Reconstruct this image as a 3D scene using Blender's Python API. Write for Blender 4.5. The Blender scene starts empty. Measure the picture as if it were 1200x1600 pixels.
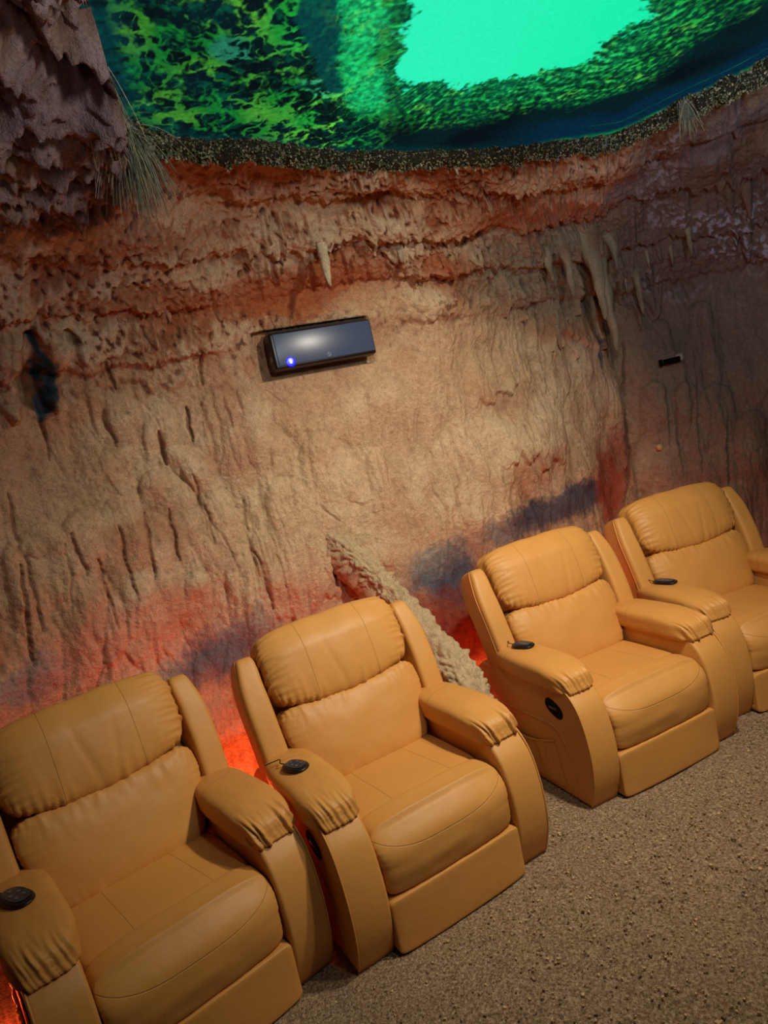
import bpy, math
import numpy as np
from mathutils import Vector, Matrix

COL = bpy.context.scene.collection
PI = math.pi
rng = np.random.default_rng(7)

def lin(c):
    c = np.asarray(c, float) / 255.0
    return np.where(c <= .04045, c / 12.92, ((c + .055) / 1.055) ** 2.4)

# ------------------------------------------------------------------ noise
def _h(i, j, k, s):
    n = (i * 73856093) ^ (j * 19349663) ^ (k * 83492791) ^ (s * 2654435)
    n = (n ^ (n >> 13)) & 0x7fffffff
    n = (n * 1274126177) & 0x7fffffff
    n = n ^ (n >> 15)
    return n
def noise(x, y, z=0.0, seed=0):
    """gradient noise, about -1..1"""
    x, y, z = np.broadcast_arrays(np.asarray(x, float), np.asarray(y, float), np.asarray(z, float))
    xi, yi, zi = np.floor(x).astype(np.int64), np.floor(y).astype(np.int64), np.floor(z).astype(np.int64)
    xf, yf, zf = x - xi, y - yi, z - zi
    f = lambda t: t * t * t * (t * (t * 6 - 15) + 10)
    u, v, w = f(xf), f(yf), f(zf)
    out = 0
    for a in (0, 1):
        for b in (0, 1):
            for c in (0, 1):
                h = _h(xi + a, yi + b, zi + c, seed + 1)
                gx = ((h & 255) / 127.5 - 1); gy = (((h >> 8) & 255) / 127.5 - 1); gz = (((h >> 16) & 255) / 127.5 - 1)
                d = gx * (xf - a) + gy * (yf - b) + gz * (zf - c)
                out = out + d * (u if a else 1 - u) * (v if b else 1 - v) * (w if c else 1 - w)
    return out * 1.25
def fbm(x, y, z, o=4, seed=0, g=.5):
    r, a = 0, 1.0
    for i in range(o):
        r = r + a * noise(x * 2 ** i, y * 2 ** i, z * 2 ** i, seed + i * 17); a *= g
    return r
def sm(a, b, x):
    t = np.clip((x - a) / (b - a), 0, 1)
    return t * t * (3 - 2 * t)

# ------------------------------------------------------------------ mesh helpers
def mesh_from(name, V, F, smooth=True, attrs=None, color=None):
    V = np.asarray(V, np.float32); me = bpy.data.meshes.new(name)
    if isinstance(F, np.ndarray):
        n, k = F.shape
        me.vertices.add(len(V)); me.vertices.foreach_set('co', V.ravel())
        me.loops.add(n * k); me.loops.foreach_set('vertex_index', F.astype(np.int32).ravel())
        me.polygons.add(n); me.polygons.foreach_set('loop_start', np.arange(0, n * k, k, dtype=np.int32))
        me.update(calc_edges=True)
    else:
        me.from_pydata([tuple(map(float, v)) for v in V], [], F); me.update()
    me.polygons.foreach_set('use_smooth', np.full(len(me.polygons), smooth, bool))
    for k_, a in (attrs or {}).items():
        at = me.attributes.new(k_, 'FLOAT', 'POINT'); at.data.foreach_set('value', np.asarray(a, np.float32))
    if color is not None:
        at = me.attributes.new('col', 'FLOAT_COLOR', 'POINT')
        c = np.ones((len(V), 4), np.float32); c[:, :3] = color; at.data.foreach_set('color', c.ravel())
    return me
def obj(name, me, mat=None, parent=None):
    o = bpy.data.objects.new(name, me); COL.objects.link(o)
    if mat is not None and not me.materials: me.materials.append(mat)
    if parent is not None: o.parent = parent
    return o
def thing(name, label, cat, loc=(0, 0, 0), rz=0, group=None):
    o = bpy.data.objects.new(name, None); COL.objects.link(o)
    o.empty_display_size = .1
    o.location = loc; o.rotation_euler = (0, 0, rz)
    return tag(o, label, cat, group)
def tag(o, label, cat, group=None, kind=None):
    o['label'] = label; o['category'] = cat
    if group: o['group'] = group
    if kind: o['kind'] = kind
    return o
def join(parts):
    Vs, Fs, n = [], [], 0
    for V, F in parts:
        Vs.append(np.asarray(V, float)); Fs += [tuple(int(i) + n for i in f) for f in F]; n += len(V)
    return np.concatenate(Vs), Fs
def grid_faces(nu, nv, closed_u=False):
    i = np.arange(nu if closed_u else nu - 1); j = np.arange(nv - 1)
    I, J = np.meshgrid(i, j, indexing='ij'); I2 = (I + 1) % nu
    return np.stack([I * nv + J, I2 * nv + J, I2 * nv + J + 1, I * nv + J + 1], -1).reshape(-1, 4)
def vnormals(V, F):
    F = np.asarray(F); a, b, c, d = (V[F[:, i]] for i in range(4))
    n = np.cross(c - a, d - b); N = np.zeros_like(V)
    for i in range(4): np.add.at(N, F[:, i], n)
    return N / np.maximum(np.linalg.norm(N, axis=1, keepdims=True), 1e-12)
_cs = {}
def cube_sphere(N):
    if N in _cs: return _cs[N]
    idx, V, F = {}, [], []
    def vid(p):
        if p not in idx: idx[p] = len(V); V.append(p)
        return idx[p]
    for ax in range(3):
        b, c = (ax + 1) % 3, (ax + 2) % 3
        for s in (0, N):
            for i in range(N):
                for j in range(N):
                    q = []
                    for di, dj in ((0, 0), (1, 0), (1, 1), (0, 1)):
                        p = [0, 0, 0]; p[ax] = s; p[b] = i + di; p[c] = j + dj; q.append(vid(tuple(p)))
                    F.append(q if s else q[::-1])
    V = np.array(V, float) / N * 2 - 1
    _cs[N] = (V, np.array(F)); return _cs[N]
def cushion(N, half, m, fn=None, disp=None):
    """closed puffy block: cube lattice pushed onto a superellipsoid, warped by fn, then wrinkled along its normals"""
    P, F = cube_sphere(N)
    P = np.sign(P) * np.abs(P) ** .9
    mm = np.broadcast_to(np.asarray(m, float), (3,))
    k = float(mm.mean())
    q = P / (np.sum(np.abs(P) ** k, 1) ** (1 / k))[:, None]
    V = q * np.asarray(half)
    if fn is not None: V = fn(q, V)
    if disp is not None:
        V = V + vnormals(V, F) * disp(q, V)[:, None]
    return V, F
def tube(pts, rad, n=8, closed=False, cap=True):
    pts = np.asarray(pts, float); k = len(pts); rad = np.broadcast_to(rad, (k,))
    t = np.gradient(pts, axis=0)
    if closed: t = np.roll(pts, -1, 0) - np.roll(pts, 1, 0)
    t /= np.linalg.norm(t, axis=1, keepdims=True) + 1e-12
    nrm = np.cross(t[0], [0, 0, 1]);
    if np.linalg.norm(nrm) < .1: nrm = np.cross(t[0], [1, 0, 0])
    V = []
    for i in range(k):
        nrm = nrm - t[i] * (nrm @ t[i]); nrm = nrm / (np.linalg.norm(nrm) + 1e-12); b = np.cross(t[i], nrm)
        for j in range(n):
            a = 2 * PI * j / n; V.append(pts[i] + rad[i] * (math.cos(a) * nrm + math.sin(a) * b))
    F = []
    for i in range(k if closed else k - 1):
        i2 = (i + 1) % k
        for j in range(n):
            j2 = (j + 1) % n; F.append((i * n + j, i2 * n + j, i2 * n + j2, i * n + j2))
    if cap and not closed:
        F.append(tuple(range(n))); F.append(tuple((k - 1) * n + j for j in range(n))[::-1])
    return np.array(V), F
def smooth_path(ctrl, n=40):
    C = np.asarray(ctrl, float); k = len(C); u = np.linspace(0, k - 1 - 1e-9, n)
    i = np.floor(u).astype(int); t = (u - i)[:, None]
    g = lambda j: C[np.clip(j, 0, k - 1)]
    p0, p1, p2, p3 = g(i - 1), g(i), g(i + 1), g(i + 2)
    return .5 * (2 * p1 + (p2 - p0) * t + (2 * p0 - 5 * p1 + 4 * p2 - p3) * t ** 2 + (3 * p1 - p0 - 3 * p2 + p3) * t ** 3)
def rbox(half, r=.01, seg=3, loc=(0, 0, 0)):
    import bmesh
    bm = bmesh.new(); bmesh.ops.create_cube(bm, size=2)
    for v in bm.verts: v.co = Vector((v.co.x * half[0], v.co.y * half[1], v.co.z * half[2]))
    bmesh.ops.bevel(bm, geom=bm.edges[:], offset=r, segments=seg, profile=.5, affect='EDGES')
    V = np.array([v.co[:] for v in bm.verts]) + np.array(loc); F = [tuple(v.index for v in f.verts) for f in bm.faces]
    bm.free(); return V, F
def prism(prof, x0, x1, bev=.012, seg=3):
    """profile in the (y,z) plane drawn out along x with softened rims"""
    import bmesh
    bm = bmesh.new(); vs = [bm.verts.new((x0, y, z)) for y, z in prof]
    f = bm.faces.new(vs); r = bmesh.ops.extrude_face_region(bm, geom=[f])
    for v in r['geom']:
        if isinstance(v, bmesh.types.BMVert): v.co.x = x1
    bmesh.ops.recalc_face_normals(bm, faces=bm.faces[:])
    ed = [e for e in bm.edges if abs(e.verts[0].co.x - e.verts[1].co.x) < 1e-6]
    bmesh.ops.bevel(bm, geom=ed, offset=bev, segments=seg, profile=.5, affect='EDGES')
    V = np.array([v.co[:] for v in bm.verts]); F = [tuple(v.index for v in f.verts) for f in bm.faces]
    bm.free(); return V, F

# ------------------------------------------------------------------ materials
class NT:
    def __init__(s, name):
        s.m = bpy.data.materials.new(name); s.m.use_nodes = True; s.t = s.m.node_tree; s.n = s.t.nodes
        s.b = s.n['Principled BSDF']
    def add(s, typ, **kw):
        nd = s.n.new(typ)
        for k, v in kw.items():
            if k in nd.inputs: nd.inputs[k].default_value = v
            else: setattr(nd, k, v)
        return nd
    def link(s, a, b): s.t.links.new(a, b)
    def math(s, op, a, b=None):
        nd = s.n.new('ShaderNodeMath'); nd.operation = op
        for i, x in enumerate((a, b)):
            if x is None: continue
            if hasattr(x, 'is_output'): s.link(x, nd.inputs[i])
            else: nd.inputs[i].default_value = x
        return nd.outputs[0]
    def coord(s): return s.add('ShaderNodeTexCoord').outputs['Object']
    def noise(s, scale, detail=4, vec=None, rough=.6):
        nd = s.add('ShaderNodeTexNoise'); nd.inputs['Scale'].default_value = scale; nd.inputs['Detail'].default_value = detail; nd.inputs['Roughness'].default_value = rough
        s.link(vec if vec is not None else s.coord(), nd.inputs['Vector']); return nd.outputs['Fac']
    def ramp(s, fac, stops):
        nd = s.add('ShaderNodeValToRGB'); e = nd.color_ramp.elements
        while len(e) < len(stops): e.new(.5)
        for el, (p, c) in zip(e, stops): el.position = p; el.color = (*c, 1)
        s.link(fac, nd.inputs[0]); return nd.outputs[0]
    def mix(s, fac, a, b, mode='MIX'):
        nd = s.add('ShaderNodeMix'); nd.data_type = 'RGBA'; nd.blend_type = mode
        for i, x in ((0, fac), (6, a), (7, b)):
            if hasattr(x, 'is_output'): s.link(x, nd.inputs[i])
            elif i == 0: nd.inputs[0].default_value = x
            else: nd.inputs[i].default_value = (*x, 1)
        return nd.outputs[2]
    def bump(s, h, strength=.3, dist=.01, prev=None):
        nd = s.add('ShaderNodeBump'); nd.inputs['Strength'].default_value = strength; nd.inputs['Distance'].default_value = dist
        s.link(h, nd.inputs['Height'])
        if prev is not None: s.link(prev, nd.inputs['Normal'])
        return nd.outputs[0]
def plain(name, rgb, rough=.5, spec=.5, emis=None, es=0, metal=0, nz=0):
    t = NT(name); c = tuple(lin(rgb))
    t.b.inputs['Base Color'].default_value = (*c, 1)
    if nz:
        t.link(t.mix(t.noise(90), tuple(x * (1 - nz) for x in c), tuple(min(1, x * (1 + nz)) for x in c)), t.b.inputs['Base Color'])
    t.b.inputs['Roughness'].default_value = rough; t.b.inputs['Specular IOR Level'].default_value = spec; t.b.inputs['Metallic'].default_value = metal
    if emis is not None:
        t.b.inputs['Emission Color'].default_value = (*lin(emis), 1); t.b.inputs['Emission Strength'].default_value = es
    return t.m
def leather(name, rgb, rough=.5):
    t = NT(name); c = lin(rgb)
    v = t.coord()
    big = t.noise(5, 3, v); base = t.mix(big, tuple(c * .9), tuple(np.minimum(c * 1.08, 1)))
    at = t.add('ShaderNodeAttribute', attribute_name='seam'); s = t.math('ABSOLUTE', at.outputs['Fac'])
    line = t.add('ShaderNodeMapRange'); line.inputs['From Min'].default_value = .0008; line.inputs['From Max'].default_value = .0026
    t.link(s, line.inputs['Value'])                                    # 0 on the stitched line, 1 off it
    base = t.mix(line.outputs[0], tuple(c * .84), base)
    t.link(base, t.b.inputs['Base Color'])
    grain = t.noise(420, 3, v); soft = t.noise(28, 3, v)
    b = t.bump(grain, .12, .0012); b = t.bump(soft, .22, .006, b); b = t.bump(line.outputs[0], .6, .0025, b)
    t.link(b, t.b.inputs['Normal'])
    r = t.math('MULTIPLY_ADD', big, .12); t.b.inputs['Roughness'].default_value = rough
    t.b.inputs['Specular IOR Level'].default_value = .38
    return t.m
LEA = leather('tan_leather', (207, 146, 74))
BLACK = plain('black_plastic', (16, 16, 18), .35)
DARK = plain('dark_lining', (22, 16, 12), .8)
# ------------------------------------------------------------------ recliner (front is -y, origin on the floor)
AL = math.radians(19); CA, SA = math.cos(AL), math.sin(AL)
def back_pt(x, n, t): return np.stack([x, .055 + t * SA - n * CA, .468 + t * CA + n * SA], -1)
def lea(name, V, F, parent, seam=None):
    F = np.asarray(F) if not isinstance(F, list) else F
    me = mesh_from(name, V, F, True, {'seam': np.full(len(V), 1.) if seam is None else seam})
    return obj(name, me, LEA, parent)
def gather(d, w, along, freq, amp, seed):
    """small folds that start at a seam (distance d from it) and die away after w"""
    n = noise(along * freq, d * 6, seed * 3.1, seed)
    return 1.25 * amp * np.exp(-np.maximum(d, 0) / w) * (np.abs(n) * 2.2 - .75)

def make_recliner(label):
    root = thing('recliner', label, 'recliner', group='tan leather recliners along the cave wall')
    # plinth
    V, F = join([rbox((.425, .38, .016), .004, 2, (0, .0, .018)), rbox((.27, .36, .10), .01, 2, (0, .0, .13)), rbox((.285, .03, .20), .01, 2, (0, -.36, .24))])
    obj('base', mesh_from('base', V, F, False), DARK, root)
    # arm panels
    prof = smooth_path([(-.405, .004), (-.45, .12), (-.468, .24), (-.462, .36), (-.435, .46), (-.385, .525)], 22).tolist()
    prof += [(-.34, .54), (-.1, .535), (.15, .53), (.33, .52), (.40, .47), (.415, .3), (.40, .004)]
    for s in (-1, 1):
        x0, x1 = (s * .296, s * .45)
        V, F = prism(prof, min(x0, x1), max(x0, x1), .014, 4)
        # panel leans in a little at the top on its inner side
        ap = lea('arm_panel', V, F, root)
        pts = smooth_path([(-.407, .006), (-.452, .12), (-.471, .24), (-.465, .36), (-.438, .462), (-.387, .527), (-.335, .543)], 40)
        P3 = np.column_stack([np.full(len(pts), s * .4455), pts[:, 0] + .004, pts[:, 1]])
        V, F = tube(P3, .0042, 6); lea('piping', V, F, ap)
        # padded bolster on top
        def fn(q, V, s=s):
            x, y, z = q.T
            fr = sm(.15, 1, -y)
            w = 1 - .12 * sm(.1, 1, y) - .05 * sm(.5, 1, -y)
            X = s * .371 + x * .106 * w
            Y = -.100 + y * .298 + .018 * fr * z
            Z = .575 + z * (.056 - .008 * sm(.4, 1, y)) - .016 * fr ** 1.5 + .014 * (1 - x * x) * (z > 0) * (1 - .3 * np.abs(y))
            return np.stack([X, Y, Z], -1)
        def dp(q, V, s=s):
            x, y, z = q.T
            d = (V[:, 1] + .375)
            g = gather(d, .034, x + .2 * z, 6.5, .0105, 3 if s < 0 else 5) * sm(-.9, .1, z + .3)
            g2 = .0025 * noise(x * 2.2, y * 3.0, z, 11 if s < 0 else 12) * sm(0, .7, z + .4)
            lo = gather((z + 1) * .06, .022, V[:, 1] * 9, 4.6, .0035, 8)
            return g + g2 + lo
        V, F = cushion(44, (1, 1, 1), 4.6, fn, dp)
        lea('arm_pad', V, F, root, V[:, 1] - .02 - .25 * s * (V[:, 0] - s * .366))
    # seat: flat rear part
    def fn(q, V):
        x, y, z = q.T
        return np.stack([x * .292, -.10 + y * .235, .40 + z * .066 + .006 * (1 - x * x) * (z > 0) - .004 * np.abs(x)], -1)
    V, F = cushion(28, (1, 1, 1), 7, fn, lambda q, V: .003 * noise(V[:, 0] * 5, V[:, 1] * 6, 1.5, 4) * (q[:, 2] > 0))
    lea('seat', V, F, root, np.where(V[:, 0] < 0, V[:, 0] + .135 + .05 * (V[:, 1] + .1), .125 - V[:, 0] - .12 * (V[:, 1] + .1)))
    # front roll falling down to the footrest
    def fn(q, V):
        x, y, z = q.T
        X = x * (.294 - .003 * (z < 0))
        bul = (1 - np.abs(x) ** 2.4)
        Y = -.378 + y * .092
        Z = .342 + z * .127
        top = sm(-.1, 1, z)
        Y = Y + (y < 0) * (-y) * (.062 * top ** 2.2 + .012 * sm(-.2, -1, z)) - bul * .014 * (-y * .5 + .5)
        Y = Y - .030 * bul * (y > 0) * y * top
        Z = Z + .020 * bul * top * (.6 + .4 * np.clip(y, 0, 1)) - .010 * np.abs(x) ** 4 * top
        return np.stack([X, Y, Z], -1)
    def dp(q, V):
        x, y, z = q.T
        w = .003 * noise(x * 2.5, z * 2.0, y, 21) + .006 * (z < .8) * (1 - z * z) * (y < -.5) * (1 - np.abs(x) ** 6)
        e = gather((1 - np.abs(x)) * .3, .02, z * 3, 2.2, .0015, 22)
        return w + e - .0015
    V, F = cushion(44, (1, 1, 1), 9.5, fn, dp)
    xx = V[:, 0] / .296
    lea('seat_front', V, F, root, np.where(V[:, 1] < -.33, V[:, 2] - (.372 + .058 * np.abs(xx) ** 3), 1))
    # footrest panel
    def fn(q, V):
        x, y, z = q.T
        return np.stack([x * .297, -.425 + y * .036 - .010 * (1 - np.abs(x) ** 3) * (y < 0) - .006 * z * (y < 0), .109 + z * .107 + .004 * (1 - x * x) * (z > 0)], -1)
    V, F = cushion(32, (1, 1, 1), 16, fn, lambda q, V: .0022 * noise(V[:, 0] * 7, V[:, 2] * 9, .5, 31) + gather((1 - q[:, 2]) * .1, .02, q[:, 0] * 8, 1.3, .002, 32))
    lea('footrest', V, F, root)
    # back: panel, wings, lower cushion, head pillow
    def fn(q, V):
        x, y, z = q.T
        return back_pt(x * .40, -.17 + y * .045, .27 + z * .32)
    V, F = cushion(20, (1, 1, 1), 6, fn); lea('back_panel', V, F, root)
    for s in (-1, 1):
        def fn(q, V, s=s):
            x, y, z = q.T   # y: -1 front .. 1 rear
            t = .285 + z * .312
            front = -.005 + .018 * np.sin(np.clip((t - .05) / .5, 0, 1) * PI)
            n = np.where(y < 0, front * 1.0 - (1 + y) * .08, front - .08 - y * .105)
            X = s * (.402 + .056 * x * s * 1.0 * (1.0 - .12 * sm(.3, 1, z)) - .010 * sm(.4, -1, z) - .012 * sm(.5, 1., z) )
            return back_pt(X, n, t)
        V, F = cushion(30, (1, 1, 1), 5.5, fn, lambda q, V: .0014 * noise(V[:, 0] * 9, V[:, 1] * 9, V[:, 2] * 7, 41))
        wg = lea('back_wing', V, F, root)
        for off, rr in ((-.034, .0045),):
            tt = np.linspace(.0, .59, 40)
            z = np.clip((tt - .285) / .312, -1, 1); prx = (1 - np.abs(z) ** 5.5) ** (1 / 5.5)
            front = -.005 + .018 * np.sin(np.clip((tt - .05) / .5, 0, 1) * PI)
            xo = s * (.402 + .055 * (1 - .12 * sm(.3, 1, z)) * np.minimum(1, prx * 1.0) - .010 * sm(.4, -1, z) - .012 * sm(.5, 1., z))
            nn = front + off - .05 * (1 - prx)
            V, F = tube(back_pt(xo, nn, tt), rr, 6)
            lea('piping', V, F, wg)
    def fn(q, V):          # lower back cushion
        x, y, z = q.T
        wid = .288 + .054 * sm(-1, .5, z)
        t = .160 + z * .195 - .034 * (1 - x * x) * (z > 0) * z
        n = -y * .075 - .052 + .034 * (y < 0) * (1 - np.abs(x) ** 3) * (1 - .5 * z ** 2) * (.85 - .15 * z)
        return back_pt(x * wid, n, t)
    def dp(q, V):
        x, y, z = q.T
        d = (1 - z) * .2
        a = gather(d, .06, x * 7, 1.7, .009, 51)
        b = gather((1 - np.abs(x)) * .3, .035, z * 4, 1.7, .004, 52)
        c = gather((1 + z) * .2, .035, x * 6, 1.5, .005, 53)
        return (a + b + c) * (y < .3) + .004 * noise(x * 2.2, z * 1.8, 3, 54)
    V, F = cushion(60, (1, 1, 1), 6.5, fn, dp); lea('lower_back_cushion', V, F, root)
    def fn(q, V):          # head pillow
        x, y, z = q.T
        t = .500 + z * .165 - .038 * (1 - x * x) * sm(.3, -1, z) + .006 * (1 - x * x) * (z > 0)
        n = -.050 - y * .084 + .030 * (y < 0) * (1 - .7 * z * z) * (1 - np.abs(x) ** 3) - .034 * sm(.2, 1, z)
        return back_pt(x * (.346 - .006 * z * z), n, t)
    def dp(q, V):
        x, y, z = q.T
        fr = sm(.6, -.2, y)
        a = gather((1 + z) * .16, .05, x * 8, 1.5, .0105, 61) * sm(.1, .8, np.abs(x) + .25)
        b = gather((1 - np.abs(x)) * .33, .045, z * 5 + 1.5 * y, 1.5, .011, 62)
        c = .0045 * noise(x * 3.4 + .5 * z, z * .9, 2.2, 63)                     # long soft folds
        l = -.006 * np.exp(-((x + .15 + .12 * z) / .03) ** 2) * sm(.9, -.4, z) * .7 - .005 * np.exp(-((x - .22 - .1 * z) / .03) ** 2) * sm(.5, -.4, z)
        return (a + b) * fr + (c + l) * fr
    V, F = cushion(64, (1, 1, 1), 5.6, fn, dp)
    lea('head_pillow', V, F, root, np.where(V[:, 0] < 0, V[:, 0] + .150, .150 - V[:, 0]))
    # outer side: raised panel, gathered pocket, recline lever cup
    oy = smooth_path([(.36, .335), (.10, .335), (-.12, .342), (-.245, .338), (-.305, .27), (-.345, .15), (-.37, .03)], 60)
    V, F = tube(np.column_stack([np.full(60, -.4505), oy[:, 0], oy[:, 1]]), .0045, 6)
    sp = lea('side_seam', V, F, root)
    nu, nv = 70, 26
    A, Bb = np.meshgrid(np.linspace(0, 1, nu), np.linspace(0, 1, nv), indexing='ij')
    top = .262 - .05 * np.sin(A * PI) * 1.0
    Y = .28 - A * (.50 - .02 * Bb) - .08 * A * Bb * .6; Zb = .04; Z = Zb + (top - Zb) * (1 - Bb)
    Xo = .4515 + .013 * (np.sin(A * PI) ** .6) * (1 - .5 * Bb) + .013 * noise(A * 13 + .5 * Bb, Bb * 1.0, 0, 71) * (1 - .7 * Bb) * np.sin(A * PI)
    V = np.stack([-Xo, Y, Z], -1).reshape(-1, 3); F = grid_faces(nu, nv)
    hem, hf = tube(np.column_stack([-Xo[:, 0], Y[:, 0], Z[:, 0]]), .005, 6)
    pk = lea('side_pocket', V, F, root); lea('hem', hem, hf, pk)
    a = np.linspace(0, 2 * PI, 40, endpoint=False)
    def cup(rx, rz, xo):
        ca, sa = math.cos(.42), math.sin(.42)
        ey, ez = rx * np.cos(a), rz * np.sin(a)
        ey = np.sign(ey) * np.abs(ey / rx) ** .8 * rx; ez = np.sign(ez) * np.abs(ez / rz) ** .8 * rz
        return np.column_stack([np.full(40, xo), -.27 + ey * ca - ez * sa, .435 + ey * sa + ez * ca])
    rings = [cup(.061, .037, -.448), cup(.060, .036, -.4535), cup(.053, .030, -.4535), cup(.048, .025, -.4522)]
    V = np.concatenate(rings + [np.array([[-.4518, -.27, .435]])]); F = []
    for r in range(3):
        for j in range(40): j2 = (j + 1) % 40; F.append((r * 40 + j, r * 40 + j2, r * 40 + 40 + j2, r * 40 + 40 + j))
    for j in range(40): F.append((120 + j, 120 + (j + 1) % 40, 160))
    cp = obj('lever_cup', mesh_from('lever_cup', V, F), plain('cup_black', (10, 9, 9), .8, .15), root); cp['label'] = 'black oval recline lever cup'
    V, F = rbox((.004, .030, .007), .003, 2, (-.4525, -.27, .437)); obj('lever', mesh_from('lever', V, F), BLACK, cp)
    return root

def copy_tree(o, parent=None):
    c = o.copy(); COL.objects.link(c)
    if parent is not None: c.parent = parent
    for ch in list(o.children): copy_tree(ch, c)
    return c
CH = [(-1.148, 2.330, .648), (-.247, 2.760, .497), (.864, 3.365, .388), (1.800, 3.800, .262)]
CL = ['nearest tan leather recliner, cut off by the left frame edge, black remote on its arm',
      'whole tan leather recliner second from the left, in front of the pale rock ridge',
      'tan leather recliner standing apart to the right of the rock ridge, side pocket showing',
      'farthest tan leather recliner, cut off by the right frame edge, under the small camera']
proto = make_recliner(CL[0])
chairs = [proto] + [copy_tree(proto) for _ in range(3)]
for o, (x, y, t), lb in zip(chairs, CH, CL):
    o.location = (x, y, 0); o.rotation_euler = (0, 0, t); o['label'] = lb

# remotes, one lying on each left arm pad
def make_remote(label):
    r = thing('remote_control', label, 'remote control', group='black remotes on the recliner arms')
    def fn(q, V):
        x, y, z = q.T
        return np.stack([x * .036, y * .060, .012 + z * .011 * (1 - .25 * y * y)], -1)
    V, F = cushion(16, (1, 1, 1), 2.6, fn); obj('body', mesh_from('body', V, F), BLACK, r)
    def fn(q, V):
        x, y, z = q.T
        return np.stack([x * .026, y * .046, .0215 + z * .0025], -1)
    V, F = cushion(10, (1, 1, 1), 2.8, fn); kp = obj('keypad', mesh_from('keypad', V, F), plain('keypad_grey', (46, 50, 56), .3), r)
    parts = []
    for (bx, by) in ((-.011, -.022), (.011, -.022), (-.012, .002), (.012, .002), (0, .024)):
        a = np.linspace(0, 2 * PI, 10, endpoint=False)
        ring = np.column_stack([bx + .0055 * np.cos(a), by + .0055 * np.sin(a), np.full(10, .0255)])
        ring2 = ring.copy(); ring2[:, 2] = .022
        parts.append((np.concatenate([ring, ring2]), [tuple(range(10))] + [(j, (j + 1) % 10, 10 + (j + 1) % 10, 10 + j) for j in range(10)]))
    for p in parts:
        obj('button', mesh_from('button', *p, smooth=False), plain('button_grey', (90, 96, 104), .4) if 'button_grey' not in bpy.data.materials else bpy.data.materials['button_grey'], kp)
    C = smooth_path([(0, .055, .010), (-.012, .075, .018), (.004, .098, .020), (-.012, .120, .016), (-.035, .145, .010)], 24)
    V, F = tube(C, .0022, 6); obj('cord', mesh_from('cord', V, F), BLACK, r)
    return r
RL = ['black oval remote with cord on the near arm of the leftmost recliner',
      'black oval remote with cord on the left arm of the second recliner from the left',
      'black oval remote on the arm of the recliner with the side pocket',
      'black remote lying flat on the arm of the farthest recliner']
RP = [(-.385, -.085, .33, 1.35), (-.392, -.09, .33, .95), (-.365, .015, .3, 1.0), (-.352, .02, .3, 1.2)]
rem = make_remote(RL[0])
rems = [rem] + [copy_tree(rem) for _ in range(3)]
for o, (x, y, t), (lx, ly, rr, sc), lb in zip(rems, CH, RP, RL):
    c, s = math.cos(t), math.sin(t)
    o.location = (x + c * lx - s * ly, y + s * lx + c * ly, .640); o.rotation_euler = (0, 0, t + rr); o['label'] = lb; o.scale = (1.1, sc if sc > 1 else 1, 1)
# ------------------------------------------------------------------ cave shell
# plan curves of the wall foot (W) and of the rim of the ceiling picture (B), metres
W = np.array([(-2.45,1.5),(-2.2,2.3),(-1.75,2.98),(-1.2,3.38),(-.7,3.62),(-.1,3.87),(.5,4.15),(1.05,4.45),(1.5,4.75),(1.85,4.98),(2.4,4.95),(3.0,4.7),(3.6,4.0),(3.9,2.8),(3.6,1.0),(2.6,-.4),(1,-1.2),(-.8,-1.2),(-2.1,-.3),(-2.6,.7)], float)
B = np.array([(-.40,1.6),(-.46,2.02),(-.55,2.36),(-.42,2.60),(-.16,2.76),(.07,2.96),(.4,3.15),(.82,3.35),(1.25,3.48),(1.55,3.52),(1.78,3.33),(2.07,3.07),(2.35,2.6),(2.45,1.8),(2.2,.9),(1.5,.3),(.7,.2),(.1,.5),(-.3,.9),(-.42,1.25)], float)
def crv(C, u):
    u = np.asarray(u, float); n = len(C); i = np.floor(u).astype(int); t = (u - i)[..., None]
    p = [C[(i + k) % n] for k in (-1, 0, 1, 2)]
    return .5 * (2 * p[1] + (p[2] - p[0]) * t + (2 * p[0] - 5 * p[1] + 4 * p[2] - p[3]) * t ** 2 + (3 * p[1] - p[0] - 3 * p[2] + p[3]) * t ** 3)
Z0, Z1 = 2.25, 3.0
def shell(u, v):
    """u runs round the room, v runs up the wall (metres) and then over the soffit to the rim"""
    u, v = np.broadcast_arrays(np.asarray(u, float), np.asarray(v, float))
    ph = np.clip(v - Z0, 0, 1) * PI / 2
    k = 1 - np.cos(ph); z = np.where(v < Z0, v, Z0 + (Z1 - Z0) * np.sin(ph))
    w = crv(W, u); b = crv(B, u); xy = w + (b - w) * k[..., None]
    return np.concatenate([xy, z[..., None]], -1)
def shell_n(u, v):
    e = 1e-3; a = shell(u + e, v) - shell(u - e, v); b = shell(u, v + e) - shell(u, v - e)
    n = np.cross(b, a); n /= np.linalg.norm(n, axis=-1, keepdims=True) + 1e-12
    return -n * np.sign(np.sum(n * (shell(u, v) - np.array([.6, 1.6, 1.2])), -1, keepdims=True))   # into the room
_ug = np.linspace(-1, 20, 2101); _sg = np.concatenate([[0], np.cumsum(np.linalg.norm(np.diff(crv(W, _ug), axis=0), axis=1))])
def arc(u): return np.interp(u, _ug, _sg)
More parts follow.
